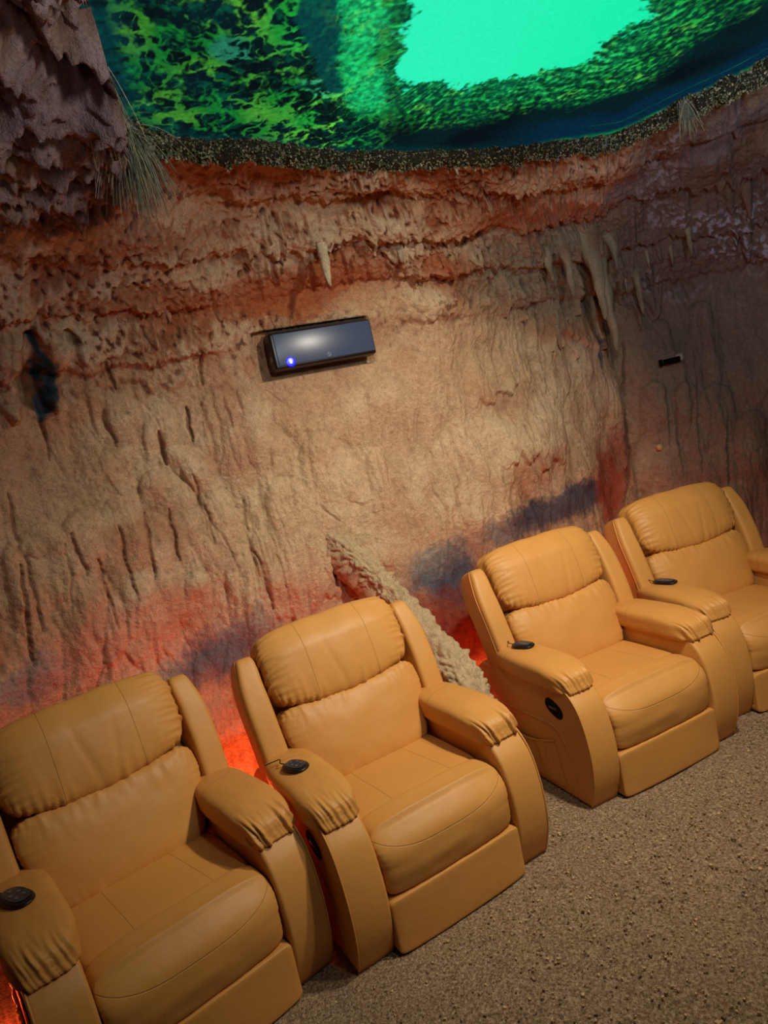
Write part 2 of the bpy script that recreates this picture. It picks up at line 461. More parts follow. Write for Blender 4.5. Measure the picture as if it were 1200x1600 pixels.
FING=[
(8.01,2.69,8.03,2.42,0.07,0.035,0),(8.72,2.75,8.77,2.25,0.114,0.06,0),(8.91,2.64,8.83,2.06,0.088,0.05,0),(8.35,2.77,8.49,2.53,0.106,0.03,0),(7.61,2.68,7.6,2.41,0.097,0.03,0),(7.85,2.33,7.6,2.1,0.062,0.03,0),(7.97,2.27,8.14,2.02,0.088,0.03,0),(9.17,2.75,9.39,2.5,0.114,0.05,0),(9.54,2.56,9.5,2.23,0.066,0.05,0),(9.37,2.5,9.36,2.39,0.031,0.03,0),(9.96,2.58,9.95,2.46,0.026,0.03,0),(10.15,2.68,10.23,2.49,0.035,0.02,0),(7.07,2.69,7.01,2.4,0.132,0.03,0),(9.78,2.68,9.84,2.54,0.062,0.02,0),(10.74,2.73,10.74,2.41,0.097,0.05,0),(10.63,2.79,10.65,2.5,0.062,0.04,0),(5.0,2.84,4.97,2.6,0.088,0.05,0),(4.62,2.77,4.63,2.65,0.044,0.03,0),(5.82,2.81,5.68,2.68,0.053,0.04,0),(5.34,2.74,5.32,2.61,0.053,0.03,0),(5.55,2.77,5.48,2.63,0.062,0.03,0),(5.2,2.85,5.19,2.73,0.044,0.025,0),(6.0,2.85,5.89,2.72,0.053,0.03,0),(6.24,2.91,6.2,2.77,0.07,0.03,0),(6.47,2.84,6.41,2.68,0.053,0.02,0),(2.35,2.63,2.37,2.23,0.185,0.07,0),(2.67,2.62,2.64,2.25,0.15,0.07,0),(2.83,2.6,2.86,2.44,0.079,0.04,0),(3.42,2.64,3.48,2.46,0.114,0.03,0),(4.08,2.7,4.12,2.52,0.097,0.03,0),(4.38,2.58,4.41,2.44,0.07,0.03,0),(2.63,1.79,2.53,1.27,0.176,0.03,1),(2.79,1.75,2.67,1.17,0.123,0.022,1),(2.96,1.73,2.81,1.22,0.132,0.022,1),(3.17,1.69,3.03,1.17,0.141,0.018,1),(3.41,1.7,3.26,1.2,0.15,0.018,1),(3.73,1.71,3.59,1.18,0.158,0.015,1),(2.35,1.77,2.27,1.16,0.202,0.035,1),(2.18,1.72,2.1,1.15,0.106,0.03,1),(3.41,2.23,3.36,1.88,0.15,0.035,1),(3.05,2.33,3.3,2.03,0.264,0.03,1),(2.99,2.07,2.94,1.82,0.132,0.015,1),(9.49,1.75,9.4,1.27,0.158,0.03,1),(9.85,1.7,9.79,1.17,0.132,0.03,1),(10.18,1.64,10.2,1.11,0.202,0.03,1),(10.2,2.23,10.16,1.82,0.132,0.02,1),(10.53,1.4,10.42,0.65,0.176,0.03,1),(4.43,1.93,4.38,1.65,0.114,0.018,1),(4.04,1.46,3.99,1.03,0.097,0.02,1),(4.4,1.41,4.41,1.14,0.22,0.015,1),(4.95,1.71,4.9,1.42,0.132,0.01,1),(5.26,1.62,5.23,1.36,0.132,0.012,1),(5.67,1.68,5.61,1.33,0.132,0.01,1),(4.47,2.17,4.44,1.96,0.088,0.012,1),(6.49,2.14,6.47,1.81,0.114,0.01,1),(3.63,1.96,3.6,1.76,0.106,0.012,1),(3.76,1.36,3.68,0.91,0.114,0.02,1),(9.74,2.17,9.71,1.79,0.114,0.015,1),(5.82,1.34,5.8,1.06,0.114,0.01,1),(7.55,2.74,7.53,2.54,0.044,0.04,0),(9.53,2.52,9.54,2.27,0.075,0.037,0),(7.39,2.75,7.23,2.33,0.094,0.05,0),(9.3,2.67,9.28,2.33,0.088,0.051,0),(9.46,2.68,9.47,2.31,0.073,0.034,0),(8.24,2.73,8.25,2.32,0.076,0.038,0),(9.52,2.56,9.48,2.12,0.073,0.04,0),(8.75,2.65,8.74,2.41,0.093,0.031,0),(7.05,2.64,6.94,2.35,0.071,0.039,0),(9.69,2.63,9.7,2.42,0.081,0.037,0),(7.82,2.6,7.72,2.27,0.099,0.033,0),(7.13,2.73,7.05,2.41,0.055,0.038,0),(7.37,2.67,7.22,2.32,0.099,0.054,0),(9.13,2.52,9.07,2.26,0.103,0.049,0),(7.97,2.55,7.83,2.12,0.059,0.035,0),(8.13,2.73,8.01,2.29,0.061,0.03,0),(7.1,2.73,7.06,2.49,0.059,0.032,0),(9.66,2.58,9.66,2.41,0.043,0.034,0),(8.99,2.71,8.98,2.4,0.056,0.055,0),(7.23,2.66,7.19,2.39,0.105,0.042,0),(7.54,2.68,7.43,2.41,0.056,0.052,0),(9.36,2.6,9.33,2.37,0.056,0.035,0),(7.47,2.58,7.42,2.41,0.101,0.044,0),(9.67,2.59,9.67,2.21,0.092,0.049,0),(8.32,2.73,8.21,2.31,0.099,0.053,0),(7.77,2.62,7.71,2.27,0.093,0.043,0),(8.93,2.59,8.78,2.12,0.103,0.032,0),(9.62,2.46,9.64,2.29,0.099,0.033,0),(9.63,2.54,9.6,2.32,0.082,0.044,0),(9.16,2.52,9.16,2.35,0.1,0.03,0),(9.46,2.68,9.46,2.27,0.098,0.044,0),(9.46,2.66,9.49,2.4,0.098,0.049,0),(8.22,2.64,8.19,2.48,0.079,0.042,0),(9.43,2.57,9.39,2.29,0.09,0.043,0),(4.33,2.79,4.37,2.72,0.052,0.028,0),(6.31,2.83,6.23,2.68,0.069,0.022,0),(4.57,2.83,4.61,2.69,0.048,0.037,0),(6.3,2.88,6.29,2.77,0.043,0.037,0),(5.32,2.77,5.25,2.58,0.038,0.023,0),(5.53,2.85,5.47,2.66,0.059,0.02,0),(5.06,2.83,5.03,2.66,0.05,0.022,0),(4.89,2.77,4.86,2.61,0.07,0.033,0),(5.98,2.77,5.89,2.58,0.049,0.038,0),(5.03,2.77,5.02,2.62,0.048,0.023,0),(6.26,2.82,6.23,2.72,0.034,0.023,0),(6.38,2.85,6.36,2.72,0.054,0.027,0),(5.87,2.89,5.79,2.68,0.038,0.033,0),(5.1,2.87,5.07,2.79,0.068,0.037,0),(6.3,2.73,6.29,2.62,0.054,0.03,0),(5.69,2.73,5.63,2.52,0.035,0.033,0),(5.96,2.75,5.9,2.56,0.043,0.039,0),(5.29,2.81,5.28,2.64,0.043,0.025,0),(5.09,2.81,5.09,2.62,0.047,0.028,0),(6.4,2.83,6.36,2.75,0.038,0.031,0),(6.02,2.77,5.93,2.57,0.055,0.023,0),(4.47,2.77,4.5,2.59,0.055,0.026,0),(4.5,2.89,4.52,2.71,0.066,0.036,0),(4.65,2.89,4.65,2.71,0.037,0.036,0),(6.0,2.79,5.99,2.68,0.052,0.023,0),(4.5,2.93,4.52,2.85,0.033,0.04,0),(5.13,2.13,5.09,1.68,0.146,0.014,1),(5.51,1.43,5.54,1.22,0.168,0.014,1),(4.28,2.19,4.17,1.76,0.169,0.025,1),(3.46,2.0,3.47,1.83,0.137,0.028,1),(5.02,1.2,4.92,0.78,0.173,0.024,1),(4.12,2.18,3.97,1.75,0.187,0.018,1),(5.24,1.75,5.16,1.28,0.128,0.023,1),(3.23,1.9,3.15,1.67,0.125,0.027,1),(2.71,1.7,2.58,1.28,0.113,0.015,1),(2.88,1.48,2.8,1.06,0.145,0.016,1),(3.6,1.92,3.63,1.69,0.12,0.026,1),(2.58,1.5,2.5,1.19,0.161,0.027,1),(2.52,1.64,2.42,1.3,0.099,0.025,1),(3.1,2.25,3.02,2.0,0.129,0.028,1),(4.67,1.88,4.7,1.64,0.118,0.027,1),(5.98,1.27,6.05,1.02,0.184,0.024,1),(4.69,1.28,4.63,1.03,0.11,0.021,1),(4.36,1.71,4.26,1.3,0.178,0.025,1),(2.67,2.33,2.63,2.14,0.152,0.017,1),(4.74,1.9,4.65,1.5,0.188,0.017,1),(3.36,1.34,3.32,1.17,0.115,0.026,1),(4.89,1.12,4.89,0.92,0.126,0.024,1),(3.97,2.23,3.9,1.93,0.131,0.02,1),(3.0,2.41,2.97,2.08,0.137,0.016,1),(3.36,1.82,3.34,1.52,0.191,0.021,1),(2.92,1.82,2.86,1.5,0.167,0.014,1)
]
GROV=[
(3.69,2.18,3.67,1.99,0.026,0.03),(3.88,2.42,3.88,2.26,0.022,0.02),(4.03,2.19,4.04,2.02,0.018,0.02),(4.16,2.21,4.16,2.07,0.018,0.02),(2.51,1.69,2.54,1.47,0.022,0.02),(2.64,1.54,2.65,1.18,0.018,0.025),(2.84,1.67,2.83,1.28,0.018,0.02),(3.07,1.7,3.01,1.36,0.018,0.02),(3.27,1.69,3.25,1.41,0.018,0.02),(3.61,1.66,3.61,1.45,0.018,0.015),(3.98,1.64,3.97,1.46,0.018,0.015),(3.96,1.36,3.98,1.02,0.022,0.025),(4.61,1.26,4.61,1.03,0.031,0.05),(2.17,1.61,2.08,1.14,0.026,0.03),(2.22,1.64,2.19,1.27,0.018,0.02),(2.23,1.93,2.2,1.67,0.022,0.02),(2.47,1.65,2.39,1.31,0.013,0.015),(7.24,2.56,7.24,2.4,0.031,0.05),(7.81,2.69,7.86,2.44,0.04,0.06),(8.51,2.5,8.55,2.31,0.04,0.07),(8.7,2.27,8.76,1.94,0.035,0.07),(8.1,2.18,8.15,1.97,0.018,0.03),(7.44,2.13,7.46,1.93,0.018,0.02),(6.79,2.57,6.8,2.49,0.022,0.03),(9.17,2.43,9.12,2.15,0.062,0.05),(9.11,1.59,9.1,1.28,0.035,0.04),(9.1,1.28,8.74,0.91,0.044,0.03),(10.27,1.36,10.16,0.85,0.022,0.02),(9.7,1.52,9.65,1.02,0.018,0.02),(9.94,1.44,9.88,1.01,0.018,0.015),(9.64,2.49,9.69,2.36,0.022,0.03),(9.26,2.09,9.15,1.68,0.018,0.02),(9.61,1.6,9.57,1.25,0.013,0.015),(2.51,2.57,2.57,2.25,0.194,0.09),(2.48,2.54,2.62,2.26,0.053,0.03),(2.74,2.58,2.8,2.51,0.062,0.05),(4.08,2.64,4.03,2.6,0.022,0.02),(4.74,2.53,4.8,2.47,0.022,0.02),(4.53,2.52,4.58,2.43,0.018,0.02),(3.57,1.83,3.58,1.53,0.018,0.015),(4.61,1.51,4.73,1.39,0.018,0.015),(2.96,2.23,2.98,2.04,0.022,0.02),(3.36,2.08,3.37,1.9,0.026,0.03),(5.28,2.08,5.25,1.97,0.018,0.015),(4.4,2.19,4.5,2.1,0.026,0.015),(2.53,2.25,2.53,2.04,0.018,0.02),(3.06,2.43,3.08,2.3,0.026,0.03),(8.83,1.99,8.84,1.52,0.018,0.012),(7.56,1.79,7.53,1.53,0.013,0.01),(5.7,1.91,5.66,1.72,0.013,0.01),(6.09,2.02,6.05,1.82,0.013,0.01),(7.5,2.35,7.46,2.15,0.029,0.059),(9.02,2.36,8.99,2.16,0.03,0.047),(8.08,2.58,8.13,2.44,0.019,0.035),(9.06,2.52,9.06,2.35,0.033,0.04),(7.78,2.5,7.7,2.31,0.018,0.059),(7.38,2.6,7.37,2.42,0.022,0.047),(7.93,2.39,7.84,2.19,0.035,0.051),(9.06,2.27,9.0,2.03,0.032,0.048),(7.22,2.45,7.23,2.33,0.029,0.057),(8.37,2.62,8.44,2.5,0.033,0.05),(7.53,2.34,7.52,2.2,0.032,0.057),(9.02,2.3,8.99,2.08,0.028,0.046),(9.24,2.48,9.21,2.29,0.026,0.046),(8.34,2.55,8.35,2.45,0.031,0.057)
]
BLOB=[
(2.04,1.08,0.25,0.09,'pb',0.6),(2.53,2.46,0.11,0.1,'tc',0.7),(2.42,2.52,0.06,0.21,'pl',0.6),(2.7,2.49,0.06,0.14,'pl',0.6),(3.44,0.9,0.33,0.13,'bl',0.8),(3.18,0.83,0.36,0.12,'bl',0.6),(3.79,0.95,0.24,0.11,'bl',0.5),(7.47,1.07,0.84,0.11,'db',0.9),(5.6,0.94,0.37,0.14,'tb',0.95),(6.48,1.04,0.43,0.1,'db',0.7),(5.77,0.84,0.25,0.14,'db',0.8),(8.41,1.08,0.34,0.26,'rd',0.8),(8.86,1.26,0.26,0.19,'rd',0.7),(5.71,0.51,0.5,0.17,'mr',0.9),(5.59,0.74,0.33,0.08,'mr',0.6),(2.51,2.5,0.03,0.06,'bs',1),(2.55,2.42,0.03,0.06,'bs',1),(2.59,2.34,0.03,0.06,'bs',1),(2.61,2.29,0.03,0.04,'bs',0.9),(8.56,2.39,0.14,0.1,'bs',1),(7.83,2.54,0.1,0.12,'bs',0.9),(7.24,2.47,0.06,0.09,'bs',0.9),(8.75,2.02,0.08,0.08,'bs',0.8),(2.84,1.11,0.7,0.18,'pk',0.6),(4.32,1.04,0.33,0.18,'pk',0.5),(5.02,2.6,0.68,0.12,'tc',0.9),(3.86,2.61,0.73,0.08,'tc',0.5),(7.82,2.89,1.43,0.09,'tc',0.8),(6.22,2.62,0.3,0.11,'tc',0.7),(3.05,3.15,1.58,0.15,'tc',0.4),(7.55,2.41,0.66,0.1,'tc',0.5),(7.96,2.25,0.7,0.08,'tc',0.6),(6.2,3.08,0.45,0.12,'tc',0.7),(9.1,2.97,1.74,0.13,'tc',0.6),(5.21,1.48,1.37,0.47,'pl',0.5),(6.3,2.16,1.05,0.23,'pl',0.4),(5.61,2.5,0.47,0.08,'pl',0.6),(3.7,2.94,0.48,0.04,'pl',0.8),(2.34,2.89,0.47,0.04,'pl',0.7),(4.1,2.84,0.39,0.04,'pl',0.7),(5.01,2.96,0.43,0.05,'pl',0.8),(4.06,3.0,0.36,0.04,'pl',0.6),(3.83,2.73,0.31,0.05,'pl',0.5),(6.12,3.05,0.19,0.07,'pl',0.6),(6.4,2.84,0.23,0.06,'pl',0.6),(7.54,3.09,0.48,0.05,'pl',0.8),(8.45,2.96,0.77,0.04,'pl',0.7),(9.46,3.19,0.74,0.04,'pl',0.8),(10.68,3.08,0.5,0.08,'wb',0.9),(10.22,2.99,0.5,0.03,'wb',0.8),(9.69,2.91,0.59,0.04,'wb',0.6),(10.86,2.86,0.23,0.03,'wb',0.7),(10.29,2.3,1.05,0.88,'mv',0.6),(10.01,2.69,1.67,0.21,'mv',0.5),(0.77,3.19,0.29,0.06,'mv',0.8),(8.05,2.54,1.42,0.27,'gy',0.85),(10.06,1.47,0.51,0.23,'gy',0.4)
]
STAL=[
(8.71,2.77,2.25,0.114,0.05,1,(160, 148, 124)),(8.94,2.64,2.06,0.088,0.045,2,(160, 148, 124)),(8.01,2.71,2.42,0.07,0.03,3,(160, 148, 124)),(7.7,2.69,2.51,0.062,0.03,4,(160, 148, 124)),(9.18,2.73,2.52,0.066,0.045,5,(160, 148, 124)),(9.52,2.52,2.24,0.066,0.05,6,(160, 148, 124)),(9.37,2.48,2.39,0.031,0.03,7,(160, 148, 124)),(9.96,2.58,2.46,0.026,0.03,8,(160, 148, 124)),(7.77,2.33,2.1,0.053,0.03,9,(160, 148, 124)),(10.16,2.67,2.49,0.035,0.02,10,(160, 148, 124)),(5.0,2.85,2.6,0.053,0.04,11,(200, 184, 154)),(5.81,2.79,2.68,0.044,0.04,12,(200, 184, 154)),(3.16,2.6,2.54,0.035,0.04,13,(190, 150, 118)),(3.63,2.58,2.52,0.04,0.04,14,(190, 150, 118)),(3.36,2.61,2.57,0.026,0.03,15,(190, 150, 118)),(10.77,2.76,2.54,0.062,0.04,16,(130, 104, 92)),(9.69,2.58,2.47,0.031,0.03,17,(160, 148, 124))
]

PAL = {k: lin(c) for k, c in dict(pb=(120,128,140), bl=(98,104,122), db=(72,74,92), tb=(72,106,124), rd=(150,48,30), mr=(112,44,34), bs=(58,84,98), pk=(206,142,118),
       tc=(176,104,66), pl=(214,186,150), wb=(176,184,206), mv=(116,102,96), gy=(150,138,116)).items()}
DEV = (4.93, 2.335)     # middle of the slot that holds the electronic box
def relief(u, v):
    """inward displacement (m) and albedo of the sculpted plaster"""
    s = arc(u); P = shell(u, v); x, y, z = P[..., 0], P[..., 1], P[..., 2]
    wx = .05 * noise(x * 3, y * 3, z * 3, 5)
    up = sm(2.15, 2.55, v)                                # 0 on the wall, 1 on the soffit
    left = sm(3.0, 2.3, u + .5 * noise(v * 2.5, 0, 0, 43)) * sm(2.90, 3.04, v + .06 * noise(s * 4, v * 4, 0, 45))       # rugged nodules left of the picture
    lo1 = fbm(x * 1.1, y * 1.1, z * 1.3, 3, 1)
    d = .075 * lo1 + .040 * fbm(x * 3.3, y * 3.3, z * 2.0, 3, 2) * (1 - .3 * up)
    # draped, fluted plaster: rounded folds with sharp creases that run down the wall
    wa = 1.1 * noise(s * 1.6, v * 1.0, 0, 13) + .35 * noise(s * 6, v * 3.0, 0, 14) + .12 * noise(s * 20, v * 9, 0, 15)
    f1 = noise(s * 5.0 + wa, v * .9, 0, 9); f2 = noise(s * 11 + wa * 1.6, v * 2.2, 3, 10); f3 = noise(s * 24 + wa * 2.2, v * 5, 3, 16)
    msk = (.35 + .65 * sm(-.30, .30, noise(s * 1.1, v * 1.3, 7, 11))) * (1 - up * .75)
    cre = lambda f: np.abs(f) ** .6
    d += msk * (.060 * (cre(f1) - .4) + .024 * (cre(f2) - .4)) + .009 * (cre(f3) - .4) * (.4 + .6 * msk) * (1 - .6 * up)
    gr = msk * (np.exp(-(f1 / .03) ** 2) * sm(-.1, .3, noise(s * 3, v * 2.6, 2, 12)) + .5 * np.exp(-(f2 / .04) ** 2) * sm(0, .4, noise(s * 5, v * 4, 2, 17)))
    d -= .010 * np.clip(gr, 0, 1)
    # layered bands of the soffit, each with a ragged lower lip
    q = v * 4.6 + .30 * noise(s * .9, v * .6, 0, 20) + .16 * noise(s * 5, v * 2, 0, 21) + .30 * np.abs(noise(s * 14, v * 1.2, 0, 22)) + .14 * np.abs(noise(s * 30, v * 2, 0, 24))
    fr = q - np.floor(q)
    tooth = sm(0, .14, fr) * (1 - sm(.3, 1, fr))
    ledm = up * sm(-.9, .2, noise(s * 1.4, np.floor(q) * 1.7, 0, 23))
    d += .064 * tooth * ledm + .045 * up * (1 - left) * fbm(x * 2.6, y * 2.6, z * 4, 3, 30)
    pmn = noise(s * 2.1 + 3, q * .95, 5, 73) + .35 * noise(s * 8, q * 2.5, 5, 76) + .25 * noise(s * 26, q * 6, 5, 77)
    pm = up * sm(-.06, .08, pmn)                           # pale smoother plates
    d += .016 * pm
    # drip aprons lower down the wall
    q2 = v * 2.0 + .8 * noise(s * 1.3, v * .7, 4, 25) + .50 * np.abs(noise(s * 5.5, v * .8, 4, 26)) + .26 * np.abs(noise(s * 13, v, 4, 27)); fr2 = q2 - np.floor(q2)
    t2 = sm(0, .06, fr2) * (1 - sm(.10, 1, fr2)); m2 = (1 - up) * sm(-.05, .4, noise(s * 1.5, np.floor(q2) * 1.3, 4, 28)) * sm(.8, 1.2, v)
    d += .036 * t2 * m2
    # rugged mass at the left of the picture
    nod = 1 - np.abs(noise(x * 6 + wx * 4, y * 6, z * 3, 40)) * 2.6
    nod2 = 1 - np.abs(noise(x * 15, y * 15, z * 8, 41)) * 2.6
    nod3 = 1 - np.abs(noise(x * 30, y * 30, z * 15, 44)) * 2.6
    d += left * (.070 * nod + .045 * nod2 + .016 * nod3 + .05 * noise(x * 2.6, y * 2.6, z * 3, 42) + .03)
    # authored fingers, curtains and clefts
    uc, vc = u[:, 0], v[0]
    F = np.zeros_like(d); G = np.zeros_like(d)
    for (u0, v0, u1, v1, wd, dep, kd) in FING:
        m = .5 * wd / max(np.ptp(arc(np.array([u0, u0 + .1]))) / .1, .2) * 1.6 + abs(u1 - u0) + .15
        iu = np.where((uc > min(u0, u1) - m) & (uc < max(u0, u1) + m))[0]; iv = np.where((vc > v1 - .08) & (vc < v0 + .12))[0]
        if not len(iu) or not len(iv): continue
        sl = np.ix_(iu, iv); b = (v0 - v[sl]) / (v0 - v1); sc_ = s[sl]
        s0 = arc(np.array(u0)) + (arc(np.array(u1)) - arc(np.array(u0))) * np.clip(b, -.2, 1.1) + wx[sl] * .25
        if kd == 0:
            w = wd * .62 * np.sqrt(np.clip(1.03 - b, 0.0, 1)) * (1 + .15 * noise(b * 9, s0 * 0 + dep * 99, 0, 50)) + 1e-4
            a = (sc_ - s0) / w; h = np.sqrt(np.clip(1 - a * a, 0, 1)) * sm(-.35, .1, b) * (b < 1.02) * (.45 + .55 * np.clip(b, 0, 1)) * 1.25
        else:
            w = wd * .60 * (1 + .12 * noise(b * 6, s0 * 0 + dep * 99, 0, 51)); a = (sc_ - s0) / w
            hd = np.clip((v0 - v[sl]) / (w * 1.1), 0, 1)
            h = np.sqrt(np.clip(1 - a * a - (1 - hd) ** 2, 0, 1)) * (1 - sm(.35, 1.0, b)) * 1.7
        F[sl] = np.maximum(F[sl], dep * h)
    for (u0, v0, u1, v1, wd, dep) in GROV:
        m = abs(u1 - u0) + .2
        iu = np.where((uc > min(u0, u1) - m) & (uc < max(u0, u1) + m))[0]; iv = np.where((vc > min(v0, v1) - .06) & (vc < max(v0, v1) + .06))[0]
        if not len(iu) or not len(iv): continue
        sl = np.ix_(iu, iv); b = np.clip((v0 - v[sl]) / (v0 - v1), 0, 1)
        wob = .018 * noise(v[sl] * 9, u0 * 7.7, 0, 52) + .007 * noise(v[sl] * 34, u0 * 7.7, 0, 55)
        s0 = arc(np.array(u0)) + (arc(np.array(u1)) - arc(np.array(u0))) * b + wob
        w = wd * .36 * np.sin(PI * np.clip(b * .96 + .02, 0, 1)) ** .6 * (1 + .5 * noise(v[sl] * 24, u0 * 3, 0, 53)) + .0015
        a = (s[sl] - s0) / w; inb = (b > 0.001) & (b < .999)
        h = np.exp(-np.abs(a) ** 2.4) * inb
        lip = .30 * np.exp(-((s[sl] - s0 + wd * 1.1) / (wd * .9)) ** 2) * np.sin(PI * b) 
        G[sl] = np.maximum(G[sl], dep * h); F[sl] = np.maximum(F[sl], dep * lip)
    d = d + F - G
    # vertical re-entrant corner right of the stalactites
    cu = 9.12 + .06 * noise(v * 1.5, 0, 0, 54)
    d -= .05 * np.exp(-((u - cu) / .10) ** 2) * (1 - up) + .0
    d += .06 * sm(9.2, 9.5, u) * sm(10.9, 9.8, u) * (1 - up)
    # granular crust, spiky on the soffit
    sp = noise(x * 33, y * 33, z * 22, 60) + .5 * noise(x * 66, y * 66, z * 48, 61)
    po2 = noise(x * 60, y * 60, z * 52, 64); po = np.abs(noise(x * 24, y * 24, z * 16, 65))
    spk = np.clip(sp, -.5, .9)
    cr_ = sm(.25, -.3, noise(s * 2, v * 2, 9, 62)) * (1 - up)
    d += spk * (.0035 + .0035 * cr_ + .017 * up * (1 - .65 * pm) * (1 - .5 * sm(9.0, 9.6, u))) + .003 * po2
    # slot for the box
    su = (s - arc(np.array(DEV[0]))); sv = v - DEV[1]
    slot = sm(.37, .32, np.abs(su + .03)) * sm(.118, .100, np.abs(sv))
    base = .0
    near = sm(.75, .40, np.abs(su)) * sm(.45, .2, np.abs(sv)); d = d * (1 - .85 * near) + near * .0
    d += near * .012 * (po - .25)
    d = d * (1 - slot) + slot * (-.05)
    d = np.where(v > 3.0, d + (np.maximum(d, .004) - d) * sm(3.0, 3.15, v), d)
    # ------------ albedo
    tan = lin((210, 184, 152)); sand = lin((190, 156, 124)); terra = lin((172, 118, 86)); rust = lin((146, 84, 52)); pale = lin((206, 184, 154)); deep = lin((92, 54, 36))
    n1 = fbm(x * 1.6, y * 1.6, z * 2.0, 4, 70); n2 = fbm(x * 7, y * 7, z * 5, 3, 71); n3 = noise(x * 38, y * 38, z * 34, 72)
    L = lambda c, t, k: c + (t - c) * np.clip(k, 0, 1)[..., None]
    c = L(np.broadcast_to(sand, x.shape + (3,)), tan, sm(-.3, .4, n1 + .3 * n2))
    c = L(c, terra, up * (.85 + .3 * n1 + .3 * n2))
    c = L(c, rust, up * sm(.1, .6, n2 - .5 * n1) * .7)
    c = L(c, pale, pm * .92 * (1 - .45 * sm(.05, -.35, sp)))
    c = L(c, pale, up * (1 - pm) * sm(.10, .55, sp) * .55)          # pale tips
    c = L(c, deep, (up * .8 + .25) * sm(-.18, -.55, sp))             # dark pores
    c = L(c, rust, np.clip(gr * .55, 0, .6)); c = L(c, rust * .7, sm(.003, .02, G) * .65)
    c = L(c, terra, sm(.10, .5, noise(x * 2.6, y * 2.6, z * 3.4, 74) + .35 * n2) * (1 - up) * .55)
    c = L(c, terra, sm(.08, .0, fr2) * m2 * .25)
    jx = u + .10 * n2 ; jv = v + .05 * n2 + .04 * n3
    for (bu, bv, ru, rv, key, st) in BLOB:
        e = ((jx - bu) / (ru * 1.15)) ** 2 + ((jv - bv) / (rv * 1.15)) ** 2
        k = st * sm(1.5, .25, e); c = c + (PAL[key] - c) * k[..., None]
    c = L(c, PAL['mv'], sm(8.8, 9.6, u) * .6)
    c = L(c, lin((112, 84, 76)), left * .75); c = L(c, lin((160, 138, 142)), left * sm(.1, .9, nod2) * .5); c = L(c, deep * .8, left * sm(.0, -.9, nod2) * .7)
    c = L(c, PAL['wb'], sm(9.2, 10.2, u) * up * sm(.05, .3, sp) * sm(.0, .2, noise(s * 1.5, q * 1.1, 5, 75)) * .9)
    c = c * (1 + .16 * n3[..., None] + .10 * po2[..., None])
    # colour darkened where the relief is recessed
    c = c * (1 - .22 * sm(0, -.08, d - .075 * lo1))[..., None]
    return d, np.clip(c, .004, .9)
def wall_pt(u, v, off=0.0):
    uu = np.array([[u]], float); vv = np.array([[v]], float)
    d, _ = relief(uu, vv); return (shell(uu, vv) + shell_n(uu, vv) * (d[..., None] + off))[0, 0]

def wall_mat():
    t = NT('cave_plaster'); v = t.coord()
    at = t.add('ShaderNodeAttribute', attribute_name='col')
    sp = t.noise(120, 3, v); c = t.mix(sp, (.50, .47, .44), (1.40, 1.38, 1.36)); c = t.mix(1.0, at.outputs['Color'], c, 'MULTIPLY')
    mo = t.noise(9, 5, v, .7); c2 = t.mix(mo, (.78, .74, .70), (1.2, 1.18, 1.15)); c = t.mix(1.0, c, c2, 'MULTIPLY')
    t.link(c, t.b.inputs['Base Color']); t.b.inputs['Roughness'].default_value = .93; t.b.inputs['Specular IOR Level'].default_value = .12
    b = t.bump(t.noise(70, 4, v, .7), .85, .013); b = t.bump(t.noise(230, 2, v), .5, .004, b); t.link(b, t.b.inputs['Normal'])
    return t.m
WM = wall_mat()
def build_shell(name, u0, u1, nu, nv, vmax=None):
    uu = np.linspace(u0, u1, nu)[:, None]; vv = np.linspace(-.04, Z0 + 1, nv)[None, :]
    u, v = np.broadcast_arrays(uu, vv); u = u.copy(); v = v.copy()
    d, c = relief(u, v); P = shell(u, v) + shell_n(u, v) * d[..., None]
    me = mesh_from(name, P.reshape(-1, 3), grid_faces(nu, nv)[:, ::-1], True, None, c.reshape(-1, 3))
    o = obj(name, me, WM); o['kind'] = 'structure'; return o
NU, NV = 1320, 700
wall_back = build_shell('wall_back', -.30, 11.65, NU, NV)
wall_front = build_shell('wall_front', 11.65, 19.70, 150, 90)

